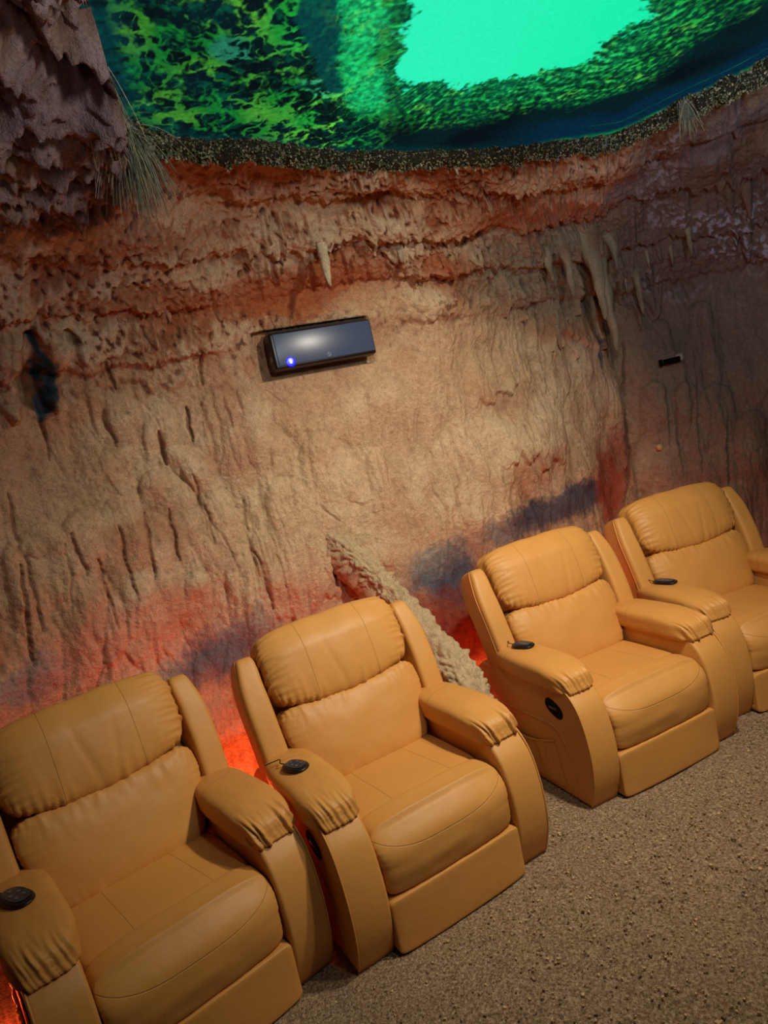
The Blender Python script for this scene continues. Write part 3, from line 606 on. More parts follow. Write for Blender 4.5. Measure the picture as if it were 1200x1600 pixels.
# free-hanging stalactites cast on to the wall
def stalactite(u, v0, v1, w, out, seed, tint):
    p0 = wall_pt(u, v0, -.02); nrm = shell_n(np.array([[u]]), np.array([[v0]]))[0, 0]; nrm[2] = 0; nrm /= np.linalg.norm(nrm)
    L_ = shell(np.array([[u]]), np.array([[v0]]))[0, 0, 2] - shell(np.array([[u]]), np.array([[v1]]))[0, 0, 2]
    k, n = 46, 28; b = np.linspace(0, 1, k); C = p0 + nrm * (out * sm(-.2, .5, b))[:, None]; C[:, 2] = p0[2] + .05 - b * (L_ + .05)
    C[:, 0] += .004 * noise(b * 3, seed, 0, 160)
    r = w * .62 * (np.sqrt(np.clip(1.02 - b, 0, 1)) * .8 + .9 * np.exp(-(b / .16) ** 2)) * (1 + .16 * noise(b * 6, seed, 0, 161)) + .0015; r[-1] = .0015
    a = np.linspace(0, 2 * PI, n, endpoint=False); ring = np.stack([np.cos(a), np.sin(a), 0 * a], 1)
    C = C - nrm * (out * .75 + .5 * w * np.exp(-(b / .16) ** 2))[:, None]; P = C[:, None] + ring[None] * r[:, None, None]; x, y, z = P[..., 0], P[..., 1], P[..., 2]
    dd = np.minimum(1, r / .02)[:, None] * (.016 * noise(x * 16, y * 16, z * 6, 162) + .006 * noise(x * 34, y * 34, z * 14, 165)) + .003 * noise(x * 60, y * 60, z * 30, 163); P = P + ring[None] * dd[..., None]
    c = lin(tint) * (1 + .4 * fbm(x * 12, y * 12, z * 5, 3, 164))[..., None] * (1 - .25 * sm(.5, 1, b))[:, None, None]; tk = sm(0, .5, noise(x * 9, y * 9, z * 5, 166))[..., None] * .5; c = c + (lin((160, 108, 80)) - c) * tk
    o = obj('stalactite', mesh_from('stalactite', P.transpose(1, 0, 2).reshape(-1, 3), grid_faces(n, k, True), True, None, c.transpose(1, 0, 2).reshape(-1, 3)), WM, wall_back)
for a_ in STAL: stalactite(*a_)
# ------------------------------------------------------------------ pale rock ridge running down from the wall
def ridge():
    C = smooth_path([(-.36, 3.84, 1.36), (-.26, 3.78, 1.25), (-.17, 3.74, 1.12), (-.08, 3.70, .97), (.02, 3.58, .82), (.13, 3.43, .66), (.195, 3.33, .53), (.235, 3.25, .42), (.245, 3.21, .20), (.245, 3.21, -.05)], 150)
    rad = np.interp(np.linspace(0, 1, 150), [0, .1, .3, .5, .7, .85, 1], [.05, .065, .066, .080, .092, .105, .115])
    n = 90; t = np.gradient(C, axis=0); t /= np.linalg.norm(t, axis=1, keepdims=True)
    nr = np.cross(t, np.array([0, 0, 1.])); nr /= np.linalg.norm(nr, axis=1, keepdims=True); bb = np.cross(nr, t)
    a = np.linspace(0, 2 * PI, n, endpoint=False)
    ring = np.cos(a)[None, :, None] * nr[:, None, :] + np.sin(a)[None, :, None] * bb[:, None, :]
    P0 = C[:, None, :] + ring * rad[:, None, None]; x, y, z = P0[..., 0], P0[..., 1], P0[..., 2]
    sk = np.clip(ring @ (np.array([-.35, .45, -.82])), 0, 1) ** 2; d = sk * rad[:, None] * np.interp(np.linspace(0, 1, 150), [0, .2, .6, 1], [1.2, 2.2, 1.6, .2])[:, None] + .026 * fbm(x * 7, y * 7, z * 7, 3, 80) + .022 * (np.abs(noise(x * 26, y * 26, z * 26, 81)) * 2 - .5) + .010 * noise(x * 62, y * 62, z * 62, 82)
    P = P0 + ring * d[..., None]
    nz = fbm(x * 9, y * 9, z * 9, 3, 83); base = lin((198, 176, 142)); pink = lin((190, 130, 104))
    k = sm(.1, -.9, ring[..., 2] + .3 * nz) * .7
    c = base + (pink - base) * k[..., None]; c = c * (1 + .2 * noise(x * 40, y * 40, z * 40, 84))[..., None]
    F = grid_faces(n, 150, True); V = P.transpose(1, 0, 2).reshape(-1, 3)
    o = obj('rock_ridge', mesh_from('rock_ridge', V, F, True, None, c.transpose(1, 0, 2).reshape(-1, 3)), WM, wall_back)
    o['label'] = 'pale crusty rock ridge slanting down the wall'
ridge()

# ------------------------------------------------------------------ floor of loose salt sand
def floor():
    def part(name, xs, ys, fine):
        X, Y = np.meshgrid(xs, ys, indexing='ij')
        z = .006 * fbm(X * 1.6, Y * 1.6, 0, 3, 90) + .004 * fbm(X * 7, Y * 7, 0, 3, 91)
        if fine: z += .0030 * noise(X * 55, Y * 55, 0, 92) + .0020 * noise(X * 110, Y * 110, 0, 93)
        ms = sm(.1, .5, noise(X * 2.4, Y * 2.4, 3, 94)) * sm(0, .5, noise(X * 9, Y * 9, 3, 95)); z -= .010 * ms
        for (px, py, r, st) in PRINTS:
            e = np.hypot((X - px) * .8, Y - py) / r + .18 * noise(X * 9, Y * 9, 0, 96)
            z += -.020 * st * np.exp(-((e - 1) / .22) ** 2) * (.5 + .5 * np.sign(px - X + .0) * .4 + .3) + .006 * st * np.exp(-((e - 1.45) / .3) ** 2)
        z = z - .004
        V = np.stack([X, Y, z], -1).reshape(-1, 3); return mesh_from(name, V, grid_faces(len(xs), len(ys)), True)
    PR = part('floor', np.linspace(-4.2, 5.2, 235), np.linspace(-2.8, 6.4, 230), False)
    return part
PRINTS = [(1.02, 2.10, .10, 1), (.93, 1.93, .075, .7), (.72, 2.72, .06, .5), (1.52, 2.9, .05, .5), (.25, 2.2, .08, .4), (1.7, 2.4, .09, .4)]
def ftmat():
    t = NT('salt_sand'); v = t.coord()
    g = t.noise(95, 4, v, .75); c = t.ramp(g, [(.30, lin((84, 62, 46))), (.46, lin((150, 124, 96))), (.60, lin((190, 165, 134))), (.74, lin((232, 214, 188)))])
    m = t.noise(3.2, 4, v); c = t.mix(1.0, c, t.mix(m, (.80, .74, .70), (1.12, 1.1, 1.08)), 'MULTIPLY')
    vo = t.add('ShaderNodeTexVoronoi'); vo.inputs['Scale'].default_value = 150; t.link(v, vo.inputs['Vector'])
    dk = t.ramp(vo.outputs['Color'], [(.0, (.35, .3, .28)), (.16, (.6, .55, .5)), (.2, (1, 1, 1)), (1, (1.0, 1, 1))]); c = t.mix(.8, c, dk, 'MULTIPLY')
    t.link(c, t.b.inputs['Base Color']); t.b.inputs['Roughness'].default_value = .85; t.b.inputs['Specular IOR Level'].default_value = .25
    b = t.bump(vo.outputs['Distance'], .7, .006); b = t.bump(t.noise(60, 5, v, .8), .8, .012, b); t.link(b, t.b.inputs['Normal'])
    return t.m
FM = ftmat()
part = floor()
# graded grid: fine where the sand lies open in front of the chairs
gx = np.unique(np.concatenate([np.linspace(-4.2, -.6, 60), np.linspace(-.6, 2.9, 520), np.linspace(2.9, 5.2, 30)]))
gy = np.unique(np.concatenate([np.linspace(-2.8, 1.3, 50), np.linspace(1.3, 3.9, 400), np.linspace(3.9, 6.4, 80)]))
fo = obj('floor', part('floor', gx, gy, True), FM); fo['kind'] = 'structure'
# loose crumbs of salt on top: uncountable
def crumbs():
    n = 5200; X = rng.uniform(-.4, 2.9, n); Y = rng.uniform(1.3, 3.9, n); ok = np.ones(n, bool)
    for (cx, cy, t) in CH:
        a = math.cos(t) * (X - cx) + math.sin(t) * (Y - cy); b = -math.sin(t) * (X - cx) + math.cos(t) * (Y - cy); ok &= ~((np.abs(a) < .48) & (b > -.50) & (b < .6))
    X, Y = X[ok], Y[ok]; n = len(X)
    P, F = cube_sphere(1); F = np.array(F); Vs = []; Fs = []; Cs = []
    for i in range(n):
        r = rng.uniform(.0018, .0045) * (1.5 if rng.random() < .02 else 1)
        q = P * r * rng.uniform(.6, 1.2, 3) + rng.uniform(-.3, .3, (8, 3)) * r; a = rng.uniform(0, PI)
        ca, sa = math.cos(a), math.sin(a); q = np.stack([q[:, 0] * ca - q[:, 1] * sa, q[:, 0] * sa + q[:, 1] * ca, q[:, 2]], 1)
        Vs.append(q + [X[i], Y[i], .001]); Fs.append(F + 8 * i); c = lin((210, 180, 140)) * rng.uniform(.35, 1.3); Cs.append(np.tile(c, (8, 1)))
    o = obj('salt_crumbs', mesh_from('salt_crumbs', np.concatenate(Vs), np.concatenate(Fs), False, None, np.concatenate(Cs)), WM)
    tag(o, 'loose salt crumbs scattered over the sandy floor', 'salt', None, 'stuff')
crumbs()

# ------------------------------------------------------------------ ceiling picture of a forest seen against the sky
SKY = np.array([(.41,2.1),(.43,2.18),(.38,2.23),(.39,2.34),(.36,2.36),(.39,2.51),(.43,2.57),(.53,2.59),(.63,2.65),(.73,2.68),(.83,2.69),(.92,2.70),(1.01,2.71),(1.10,2.72),(1.17,2.71),(1.13,2.57),(1.20,2.54),(1.25,2.48),(1.22,2.39),(1.16,2.18),(1.0,1.95),(.82,1.87),(.48,1.77),(.39,1.94)])
TRK = np.array([(.07,1.90),(.2,1.93),(.21,2.18),(.18,2.35),(.20,2.51),(.14,2.50),(.10,2.38),(.09,2.23),(.06,2.12)])
def poly_sd(X, Y, poly):
    """signed distance to a closed outline, negative inside"""
    d = np.full(X.shape, 1e9); ins = np.zeros(X.shape, bool); n = len(poly)
    for i in range(n):
        ax, ay = poly[i]; bx, by = poly[(i + 1) % n]; ex, ey = bx - ax, by - ay
        t = np.clip(((X - ax) * ex + (Y - ay) * ey) / (ex * ex + ey * ey + 1e-12), 0, 1)
        d = np.minimum(d, np.hypot(X - ax - t * ex, Y - ay - t * ey))
        cr_ = ((ay > Y) != (by > Y)) & (X < ex * (Y - ay) / (by - ay + 1e-12) + ax); ins ^= cr_
    return np.where(ins, -d, d)
def picture():
    rim = crv(B, np.linspace(0, 20, 241)[:-1])
    xs = np.linspace(-.75, 2.6, 960); ys = np.concatenate([np.linspace(.1, 1.7, 90)[:-1], np.linspace(1.7, 3.62, 440)])
    X, Y = np.meshgrid(xs, ys, indexing='ij')
    rd = np.empty(X.shape)
    st = 3
    sub = poly_sd(X[::st], Y[::st], rim); ix = np.arange(X.shape[0])
    for j in range(X.shape[1]): rd[:, j] = np.interp(ix, ix[::st], sub[:, j])
    e = -rd                                                          # distance inside the rim
    # direction away from the middle of the clearing: foliage is drawn out along it
    cx, cy = .85, 2.2; ang = np.arctan2(Y - cy, X - cx); rr = np.hypot(X - cx, Y - cy)
    fl = noise(X * 5, Y * 5, 0, 100) * .05 + .05 * sm(.3, .9, X) * fbm(ang * 16, rr * 14, 0, 3, 150) + noise(X * 13, Y * 13, 0, 101) * .045 + noise(X * 30, Y * 30, 0, 102) * .030 + noise(X * 75, Y * 75, 0, 103) * .018
    sd = poly_sd(X, Y, SKY) + fl
    sky = sm(.012, -.012, sd)
    jx = .030 * noise(X * 12, Y * 12, 0, 110) + .012 * noise(X * 34, Y * 34, 0, 128) + .003 * noise(X * 80, Y * 80, 0, 129)
    jy = .030 * noise(X * 12, Y * 12, 4, 111) + .012 * noise(X * 34, Y * 34, 4, 128) + .003 * noise(X * 80, Y * 80, 4, 129)
    web = 0
    for f, a, sd_, tk in ((6, 1, 112, .085), (12, .9, 113, .085), (24, .6, 114, .10)):
        web = web + a * np.exp(-(noise((X + jx) * f, (Y + jy) * f * .8, 0, sd_) / tk) ** 2)
    fz = fbm(X * 46, Y * 40, 0, 3, 144)
    web = np.clip(web * (.42 + .75 * sm(-.2, .40, noise(X * 3.6, Y * 3.6, 2, 115) + .5 * noise(X * 9, Y * 9, 2, 151))) * (.85 + .9 * fz), 0, 1.4); web = sm(.20, .80, web)
    leaf = sm(-.25, .35, fbm(X * 40, Y * 34, 0, 3, 116)) 
    stre = sm(-.05, .45, fbm(ang * 34, rr * 9, 0, 3, 117))
    arcs = sm(-.25, .35, fbm(ang * 7 + .8 * noise(X * 4, Y * 4, 0, 147), e * 34 + 1.2 * noise(X * 7, Y * 7, 2, 148), 0, 4, 149))   # boughs swept along the rim
    rgt = sm(.45, .85, X); stre = stre * (1 - rgt) + arcs * rgt
    lft = sm(.42, .12, X + .25 * (2.6 - Y) * 0)
    dark = lin((4, 30, 34)); blk = lin((6, 16, 22)); teal = lin((6, 84, 84)); grn = lin((40, 190, 70)); yg = lin((110, 224, 70)); emer = lin((16, 150, 96)); brt = lin((30, 228, 130)); skyc = lin((28, 246, 176))
    L = lambda a, b, k: a + (b - a) * np.clip(k, 0, 1)[..., None]
    c = L(np.broadcast_to(dark, X.shape + (3,)), blk, sm(-.2, .4, noise(X * 4, Y * 4, 0, 118)))
    fol = L(L(np.broadcast_to(emer * .5, X.shape + (3,)), grn, leaf), yg, sm(.1, .5, noise(X * 9, Y * 9, 1, 119)) * leaf)
    fol = L(fol, brt, sm(.25, .0, sd) * .45)
    near = sm(.36, .12, sd + .22 * noise(X * 3.2, Y * 3.2, 6, 120) - .10 * sm(.9, 1.5, X))
    lft = sm(.42, .12, X); near = near * (1 - .75 * sm(.26, .12, X))
    c = L(c, fol, near * (.25 + .75 * stre) * (.35 + .65 * leaf))
    dk = sm(.05, .4, noise(X * 8, Y * 8, 9, 145)) * sm(.10, .0, np.abs(sd - .05)); c = L(c, lin((8, 92, 60)), dk * .7 * (1 - .5 * leaf))
    webc = L(np.broadcast_to(grn * .8, X.shape + (3,)), yg, sm(-.2, .4, noise(X * 6, Y * 6, 3, 121)))
    webc = L(webc, lin((60, 170, 150)), sm(.22, .45, noise(X * 5, Y * 5, 8, 122)) * .7)
    c = L(c, lin((8, 78, 58)), lft * .8 * sm(.0, .35, fbm(X * 26, Y * 24, 3, 3, 153)))
    c = L(c, lin((2, 12, 16)), lft * .6 * sm(.2, -.2, noise(X * 7, Y * 7, 5, 152)))
    c = L(c, webc * (.55 + .9 * sm(-.1, .35, X))[..., None], web * lft * sm(.015, .06, e) * (.55 + .45 * sm(-.5, .1, X)))
    c = L(c, teal * .6, sm(.0, -.02, poly_sd(X, Y, TRK) + fl * .35) * .93)
    c = L(c, brt * .9, (sm(.05, .0, np.abs(X - .27 - .12 * noise(Y * 5, 0, 0, 125)) - .035 + fl * .8)) * sm(2.75, 2.6, Y) * .8 * (.4 + .6 * leaf))
    # dark water band along the rim, thin green line beyond it at the right
    band = sm(.0, .05, e) * sm(.34, .20, e + .06 * noise(ang * 6, rr * 2, 0, 123) ) * sm(.75, 1.25, X)
    navy = lin((6, 40, 62)); c = L(c, navy, band * .93)
    ln = np.exp(-((e - .055) / .022) ** 2) * sm(1.05, 1.35, X) + .5 * np.exp(-((e - .17 - .03 * noise(ang * 5, 0, 0, 126)) / .006) ** 2) * sm(1.2, 1.5, X); c = L(c, lin((20, 120, 60)), ln * (.3 + .7 * stre))
    edge = sm(.12, .02, e) * sm(1.2, .6, X); c = L(c, lin((4, 62, 66)), edge * .6 * (1 - .8 * stre))
    wisp = sm(.28, .5, fbm((X + Y) * 4, (X - Y) * 22, 0, 3, 124)) * .10
    skyv = L(np.broadcast_to(skyc, X.shape + (3,)), lin((60, 255, 205)), sm(1.3, .5, X) * .5 + wisp)
    c = L(c, skyv, sky)
    c = c * (1 + .50 * fbm(X * 60, Y * 52, 0, 2, 146) * (1 - sky))[..., None]; c = np.clip(c, .002, 1)
    hid = sm(1.75, 1.3, Y); c = L(c, lin((8, 50, 34)), hid * .8)         # unseen part of the print, darkened to give off less green light
    F = grid_faces(len(xs), len(ys)); cen = e.reshape(-1)[F].mean(1); F = F[cen > -.03]
    used = np.unique(F); mp = np.full(X.size, -1); mp[used] = np.arange(len(used))
    sag = .02 * noise(X * .8, Y * .8, 0, 127)
    V = np.stack([X, Y, np.full(X.shape, Z1 - .012) + sag * 0], -1).reshape(-1, 3)[used]; C = c.reshape(-1, 3)[used]
    t = NT('backlit_print'); at = t.add('ShaderNodeAttribute', attribute_name='col'); v = t.coord()
    fine = t.noise(70, 4, v, .7); k = t.mix(fine, (.75, .75, .75), (1.25, 1.25, 1.25)); cc = t.mix(.55, at.outputs['Color'], t.mix(1.0, at.outputs['Color'], k, 'MULTIPLY'))
    t.b.inputs['Base Color'].default_value = (.002, .006, .006, 1); t.b.inputs['Roughness'].default_value = .8; t.b.inputs['Specular IOR Level'].default_value = 0
    t.link(cc, t.b.inputs['Emission Color']); t.b.inputs['Emission Strength'].default_value = .92
    o = obj('ceiling_mural', mesh_from('ceiling_mural', V, mp[F][:, ::-1], True, None, C), t.m)
    tag(o, 'backlit green ceiling picture of mossy trees around a bright turquoise sky', 'mural')
picture()
V, F = rbox((3.4, 3.3, .04), .004, 1, (.7, 1.9, 3.10)); ce = obj('ceiling', mesh_from('ceiling', V, F, False), plain('ceiling_dark', (60, 48, 40), .9)); ce['kind'] = 'structure'

# ------------------------------------------------------------------ dried moss packed along the rim of the picture
def moss():
    us = np.linspace(2.05, 12.0, 900); n = 26; a = np.linspace(0, 2 * PI, n, endpoint=False)
    b = crv(B, us); t = np.gradient(b, axis=0); t /= np.linalg.norm(t, axis=1, keepdims=True); out = np.stack([-t[:, 1], t[:, 0]], 1)
    w = crv(W, us) - b; out *= np.sign(np.sum(out * w, 1))[:, None]
    cen = np.column_stack([b - out * .005 - out * (.06 * sm(9.5, 10.5, us))[:, None], Z1 - .022 - .035 * sm(9.5, 10.6, us)])
    cen[:, 2] -= .012 * noise(us * 3.1, 0, 0, 130)
    r0 = .044 + .018 * noise(us * 6, 0, 0, 131) + .014 * noise(us * 15, 0, 0, 132)
    ax = np.column_stack([out, np.zeros(len(us))]); up = np.array([0, 0, 1.])
    ring = np.cos(a)[None, :, None] * ax[:, None] + np.sin(a)[None, :, None] * up
    P0 = cen[:, None] + ring * (r0[:, None, None] * np.array(1.0)); x, y, z = P0[..., 0], P0[..., 1], P0[..., 2]
    P = P0 + ring * (.026 * noise(x * 13, y * 13, z * 13, 133) + .010 * noise(x * 45, y * 45, z * 45, 134))[..., None]
    Vs = [P.reshape(-1, 3)]; Fs = [np.stack([g for g in _q(len(us), n)], 0)]; Cs = [np.tile(lin((46, 40, 28)), (P.size // 3, 1))]
    N = 15000; iu = rng.integers(0, len(us), N); ia = rng.integers(0, n, N); o = P[iu, ia]; nr = ring[iu, ia]
    base = sum(len(v) for v in Vs)
    rd = rng.normal(size=(N, 3)); ln = rng.uniform(.010, .026, N); d1 = nr * .9 + rd * .6; d1 /= np.linalg.norm(d1, axis=1, keepdims=True)
    sd = np.cross(d1, rng.normal(size=(N, 3))); sd /= np.linalg.norm(sd, axis=1, keepdims=True); wd = rng.uniform(.0014, .0034, N)[:, None]
    cv = np.cross(d1, sd) * rng.uniform(-.6, .6, N)[:, None]
    p0 = o - nr * .003; p1 = p0 + (d1 + cv * .5) * ln[:, None] * .6; p2 = p1 + (d1 * .3 - cv) * ln[:, None] * .5
    V = np.stack([p0 - sd * wd, p0 + sd * wd, p1 + sd * wd * 1.3, p1 - sd * wd * 1.3, p2 + sd * wd * 1.6, p2 - sd * wd * 1.6], 1).reshape(-1, 3)
    k = np.arange(N)[:, None] * 6 + base
    Fs.append(np.concatenate([k + [0, 1, 2, 3], k + [3, 2, 4, 5]])); Vs.append(V)
    cc = np.stack([lin((168, 154, 118)), lin((124, 122, 84)), lin((150, 146, 128)), lin((92, 108, 68))])[rng.integers(0, 4, N)] * rng.uniform(.5, 1.2, (N, 1)); Cs.append(np.repeat(cc, 6, 0))
    ob = obj('moss_edging', mesh_from('moss_edging', np.concatenate(Vs), np.concatenate(Fs), False, None, np.concatenate(Cs)), FIB)
    tag(ob, 'dried olive moss packed in a strip around the ceiling picture', 'moss', None, 'stuff')
def _q(nu, n):
    for i in range(nu - 1):
        for j in range(n): yield np.array([i * n + j, (i + 1) * n + j, (i + 1) * n + (j + 1) % n, i * n + (j + 1) % n])
def fibmat():
    t = NT('dry_fibre'); at = t.add('ShaderNodeAttribute', attribute_name='col'); t.link(at.outputs['Color'], t.b.inputs['Base Color']); t.b.inputs['Roughness'].default_value = .8; t.b.inputs['Specular IOR Level'].default_value = .15; return t.m
FIB = fibmat()
moss()
def tuft(root, tip, n, ln, spread, label, seed):
    r = np.random.default_rng(seed); root = np.array(root, float); tip = np.array(tip, float); ax = tip - root; ax /= np.linalg.norm(ax)
    Vs, Fs, Cs, base = [], [], [], 0
    for i in range(n):
        l = ln * r.uniform(.35, 1.0); p = root + r.normal(size=3) * .012; d = ax * .8 + r.normal(size=3) * spread + np.array([0, 0, .15]); d /= np.linalg.norm(d)
        k = 9; pts = []; q = p.copy(); st = l / k
        for j in range(k + 1):
            pts.append(q.copy()); q = q + d * st; d = d * .90 + ax * .05 + np.array([0, 0, -.09]) + r.normal(size=3) * .035; d /= np.linalg.norm(d)
        V, F = tube(pts, np.linspace(.0015, .0006, k + 1), 3, cap=False); Vs.append(V); Fs.append(np.array(F) + base); base += len(V)
        c = (lin((196, 178, 142)) if r.random() < .55 else lin((132, 140, 122))) * r.uniform(.4, 1.1); Cs.append(np.tile(c, (len(V), 1)))
    o = obj('dry_grass_tuft', mesh_from('dry_grass_tuft', np.concatenate(Vs), np.concatenate(Fs), True, None, np.concatenate(Cs)), FIB)
    tag(o, label, 'dry grass', 'dry grass tufts hanging by the ceiling picture')
tuft((-.535, 2.37, 2.96), (-.535, 2.40, 2.60), 480, .30, .30, 'large dry grass tuft hanging from the left end of the moss strip', 1)
tuft((-.50, 1.96, 2.99), (-.55, 2.25, 2.86), 200, .34, .12, 'dry grass tuft hanging above the larger one, along the left edge of the picture', 2)
tuft((1.71, 3.17, 2.94), (1.73, 3.20, 2.75), 110, .16, .20, 'small dry grass tuft hanging from the moss at the right', 3)

# ------------------------------------------------------------------ black box set in its slot in the wall
def ebox():
    p = wall_pt(*DEV, 0.0); n = shell_n(np.array([[DEV[0]]]), np.array([[DEV[1]]]))[0, 0]; n[2] = 0; n /= np.linalg.norm(n)
    rz = math.atan2(n[0], -n[1])
    r = thing('electronic_box', 'long black glossy electronic box with a blue light, set in the rock wall', 'electronic device', tuple(p + n * .075), rz)
    V, F = rbox((.300, .050, .098), .016, 4); obj('casing', mesh_from('casing', V, F), BLACK, r)
    gl = plain('glossy_panel', (62, 74, 100), .30, .35)
    V, F = rbox((.284, .004, .084), .0038, 3, (.006, -.051, .004)); obj('front_panel', mesh_from('front_panel', V, F), gl, r)
    # round emblem
    a = np.linspace(0, 2 * PI, 28); em = plain('emblem_grey', (120, 132, 148), .3)
    V1, F1 = tube(np.column_stack([.012 + .0105 * np.cos(a[:-1]), np.full(27, -.0558), -.060 + .0105 * np.sin(a[:-1])]), .0012, 5, closed=True)
    V2, F2 = join([(V1, F1)] + [rbox((hx, .001, hz), .0004, 1, (cx, -.0558, cz)) for cx, cz, hx, hz in ((.0075, -.057, .0008, .006), (.0115, -.0605, .0008, .003), (.0095, -.0578, .002, .0007), (.0135, -.063, .0008, .006), (.0155, -.0578, .002, .0007), (.0175, -.0605, .0008, .003), (.0155, -.0630, .002, .0007))])
    obj('emblem', mesh_from('emblem', V2, F2, False), em, r)
    bl = plain('blue_led', (0, 0, 200), .3, .5, (10, 14, 255), 4); wh = plain('led_core', (255, 255, 255), .3, .5, (190, 200, 255), 30)
    def disc(rad, y, mat, nm, par, sx=1.0):
        P, Fc = cushion(8, (rad * sx, .003, rad), 2.0); P = P + [-.212, y, -.066]; return obj(nm, mesh_from(nm, P, Fc), mat, par)
    ld = disc(.026, -.056, bl, 'blue_light', r); ld['label'] = 'round blue glowing light'
    disc(.008, -.060, wh, 'lamp_core', ld, .55)
    V, F = rbox((.003, .018, .016), .002, 2, (-.3005, -.006, -.035)); obj('socket', mesh_from('socket', V, F), plain('socket_metal', (120, 96, 80), .4, metal=.6), r)
    V, F = rbox((.003, .022, .022), .002, 2, (-.3005, -.006, .028)); obj('vent', mesh_from('vent', V, F), DARK, r)
    # thin ledge of dark foam above it
    pts = np.linspace(-.285, .27, 120); q = np.column_stack([pts, np.full(120, .0) + .012 * noise(pts * 20, 0, 0, 140), .103 + .004 * noise(pts * 30, 1, 0, 141)])
    V, F = tube(q, .013 + .005 * noise(pts * 60, 2, 0, 142), 8); obj('foam_packing', mesh_from('foam_packing', V, F), plain('foam_dark', (44, 34, 28), .9), r)
ebox()
def spy():
    p = wall_pt(9.75, 1.86, .0); n = shell_n(np.array([[9.75]]), np.array([[1.86]]))[0, 0]; n[2] = 0; n /= np.linalg.norm(n); rz = math.atan2(n[0], -n[1])
    r = thing('security_camera', 'small black cylindrical camera sticking out of the wall above the farthest recliner', 'camera', tuple(p + n * .06), rz - .18)
    MAT = plain('matt_black', (6, 6, 7), .85, .1)
    def cyl(x0, x1, rad, nm, par, mat, n_=24):
        V, F = tube([(x0, 0, 0), (x0 + .003, 0, 0), (x1 - .003, 0, 0), (x1, 0, 0)], [rad * .9, rad, rad, rad * .9], n_); return obj(nm, mesh_from(nm, V, F), mat, par)
    cyl(-.068, .045, .020, 'barrel', r, MAT); cyl(-.095, -.072, .024, 'lens_hood', r, MAT); cyl(-.074, -.066, .013, 'neck', r, plain('neck_grey', (70, 66, 60), .5))
    V, F = tube([(.03, .0, 0), (.045, .03, .008), (.05, .075, .012)], [.007, .007, .009], 10); obj('bracket', mesh_from('bracket', V, F), BLACK, r)
    P, Fc = cushion(10, (.030, .028, .030), 2.6); P = P + [.045, .045, .012]; obj('putty_mount', mesh_from('putty_mount', P, Fc), plain('putty', (150, 140, 112), .9, nz=.2), r)
spy()
p = wall_pt(9.42, 1.27, .008); P, Fc = cushion(12, (.024, .020, .024), 2.2, None, lambda q, V: .0015 * noise(V[:, 0] * 90, V[:, 1] * 90, V[:, 2] * 90, 150))
kn = obj('wall_knob', mesh_from('wall_knob', P, Fc), plain('knob_tan', (206, 160, 104), .6, nz=.15)); kn.location = tuple(p); tag(kn, 'small round tan knob on the wall below the black camera', 'knob')
# red light strip lying at the foot of the wall
uu = np.linspace(1.9, 11.4, 260); w_ = crv(W, uu); nn = shell_n(uu[:, None], np.full((260, 1), .2))[:, 0]
pp = np.column_stack([w_ + nn[:, :2] * .16, np.full(260, .035)]); V, F = tube(pp, .010, 6)
ls = obj('light_strip', mesh_from('light_strip', V, F), plain('red_led', (255, 40, 12), .4, .5, (255, 44, 14), 7)); tag(ls, 'red light strip lying on the sand along the foot of the wall behind the recliners', 'light strip')
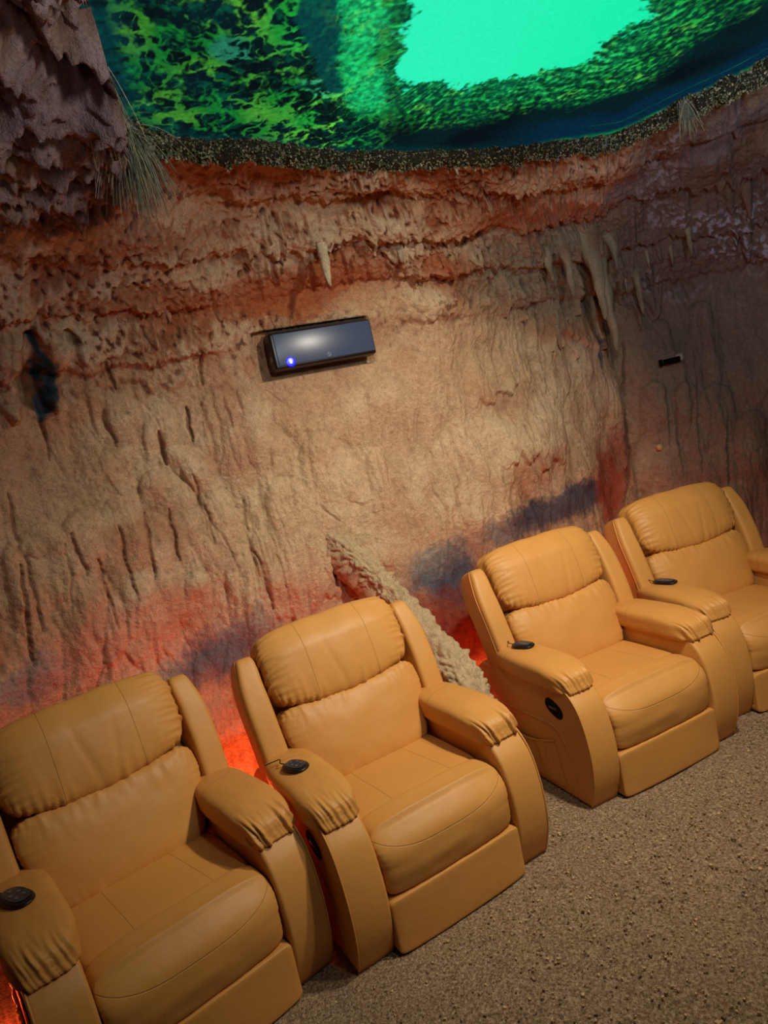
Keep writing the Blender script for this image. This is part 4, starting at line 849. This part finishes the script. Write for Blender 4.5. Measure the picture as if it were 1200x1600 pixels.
# ------------------------------------------------------------------ camera
sc = bpy.context.scene
cam = bpy.data.cameras.new('camera'); co = bpy.data.objects.new('camera', cam); COL.objects.link(co)
cam.sensor_fit = 'HORIZONTAL'; cam.sensor_width = 36; cam.lens = 36 * 1062.5 / 1200; cam.clip_start = .05; cam.clip_end = 60
pit, rol = .1096, -.2267
fw = Vector((0, math.cos(pit), -math.sin(pit))); rr_ = Vector((1, 0, 0)); uu_ = rr_.cross(fw)
R_ = math.cos(rol) * rr_ + math.sin(rol) * uu_; U_ = -math.sin(rol) * rr_ + math.cos(rol) * uu_
M = Matrix((R_, U_, -fw)).transposed().to_4x4(); M.translation = Vector((0, 0, 1.804)); co.matrix_world = M
sc.camera = co
sc.view_settings.view_transform = 'Standard'; sc.view_settings.look = 'None'
sc.view_settings.exposure = 0; sc.view_settings.gamma = 1
sc.cycles.max_bounces = 4; sc.cycles.diffuse_bounces = 3; sc.cycles.glossy_bounces = 2; sc.cycles.caustics_reflective = False; sc.cycles.caustics_refractive = False
# ------------------------------------------------------------------ lights
def light(name, typ, loc, energy, color, target=None, **kw):
    l = bpy.data.lights.new(name, typ); l.energy = energy; l.color = color
    for k, v in kw.items(): setattr(l, k, v)
    o = bpy.data.objects.new(name, l); COL.objects.link(o); o.location = loc
    if target is not None: o.rotation_euler = (Vector(target) - Vector(loc)).to_track_quat('-Z', 'Y').to_euler()
    return o
light('ceiling_spot_warm', 'SPOT', (1.25, 1.95, 2.9), 225, (1, .90, .76), (.22, 3.75, .75), spot_size=1.85, spot_blend=1.0, shadow_soft_size=.06)
light('ceiling_spot_seats', 'SPOT', (1.9, 1.25, 2.85), 92, (1, .83, .59), (.5, 3.0, .4), spot_size=1.7, spot_blend=1.0, shadow_soft_size=.08)
light('cornice_fill', 'AREA', (.6, 1.05, 2.62), 15, (.90, .95, 1), (.35, 3.6, 2.72), shape='DISK', size=.25)  # added fill that brightens the soffit, not a lamp of the room
light('cold_fill_right', 'SPOT', (1.3, 1.2, 2.3), 85, (.70, .80, 1), (2.3, 3.8, 2.75), spot_size=1.1, spot_blend=1.0, shadow_soft_size=.05)  # added cold fill for the bluish highlights on the right cornice
light('cold_fill_left', 'SPOT', (.1, 1.0, 2.2), 4, (.9, .85, 1), (-1.1, 2.2, 2.85), spot_size=1.2, spot_blend=1.0, shadow_soft_size=.05)  # added weak fill to lift the dark rock left of the picture
for p_, e_ in (((-.98, 3.20, .20), 10), ((-1.75, 2.25, .15), 2.5), ((.42, 3.80, .20), 6), ((1.28, 4.50, .3), 4)):
    light('red_glow', 'POINT', p_, e_, (1, .13, .04), shadow_soft_size=.03)
w = bpy.data.worlds.new('world'); sc.world = w; w.use_nodes = True
w.node_tree.nodes['Background'].inputs[0].default_value = (.5, .42, .38, 1); w.node_tree.nodes['Background'].inputs[1].default_value = .03
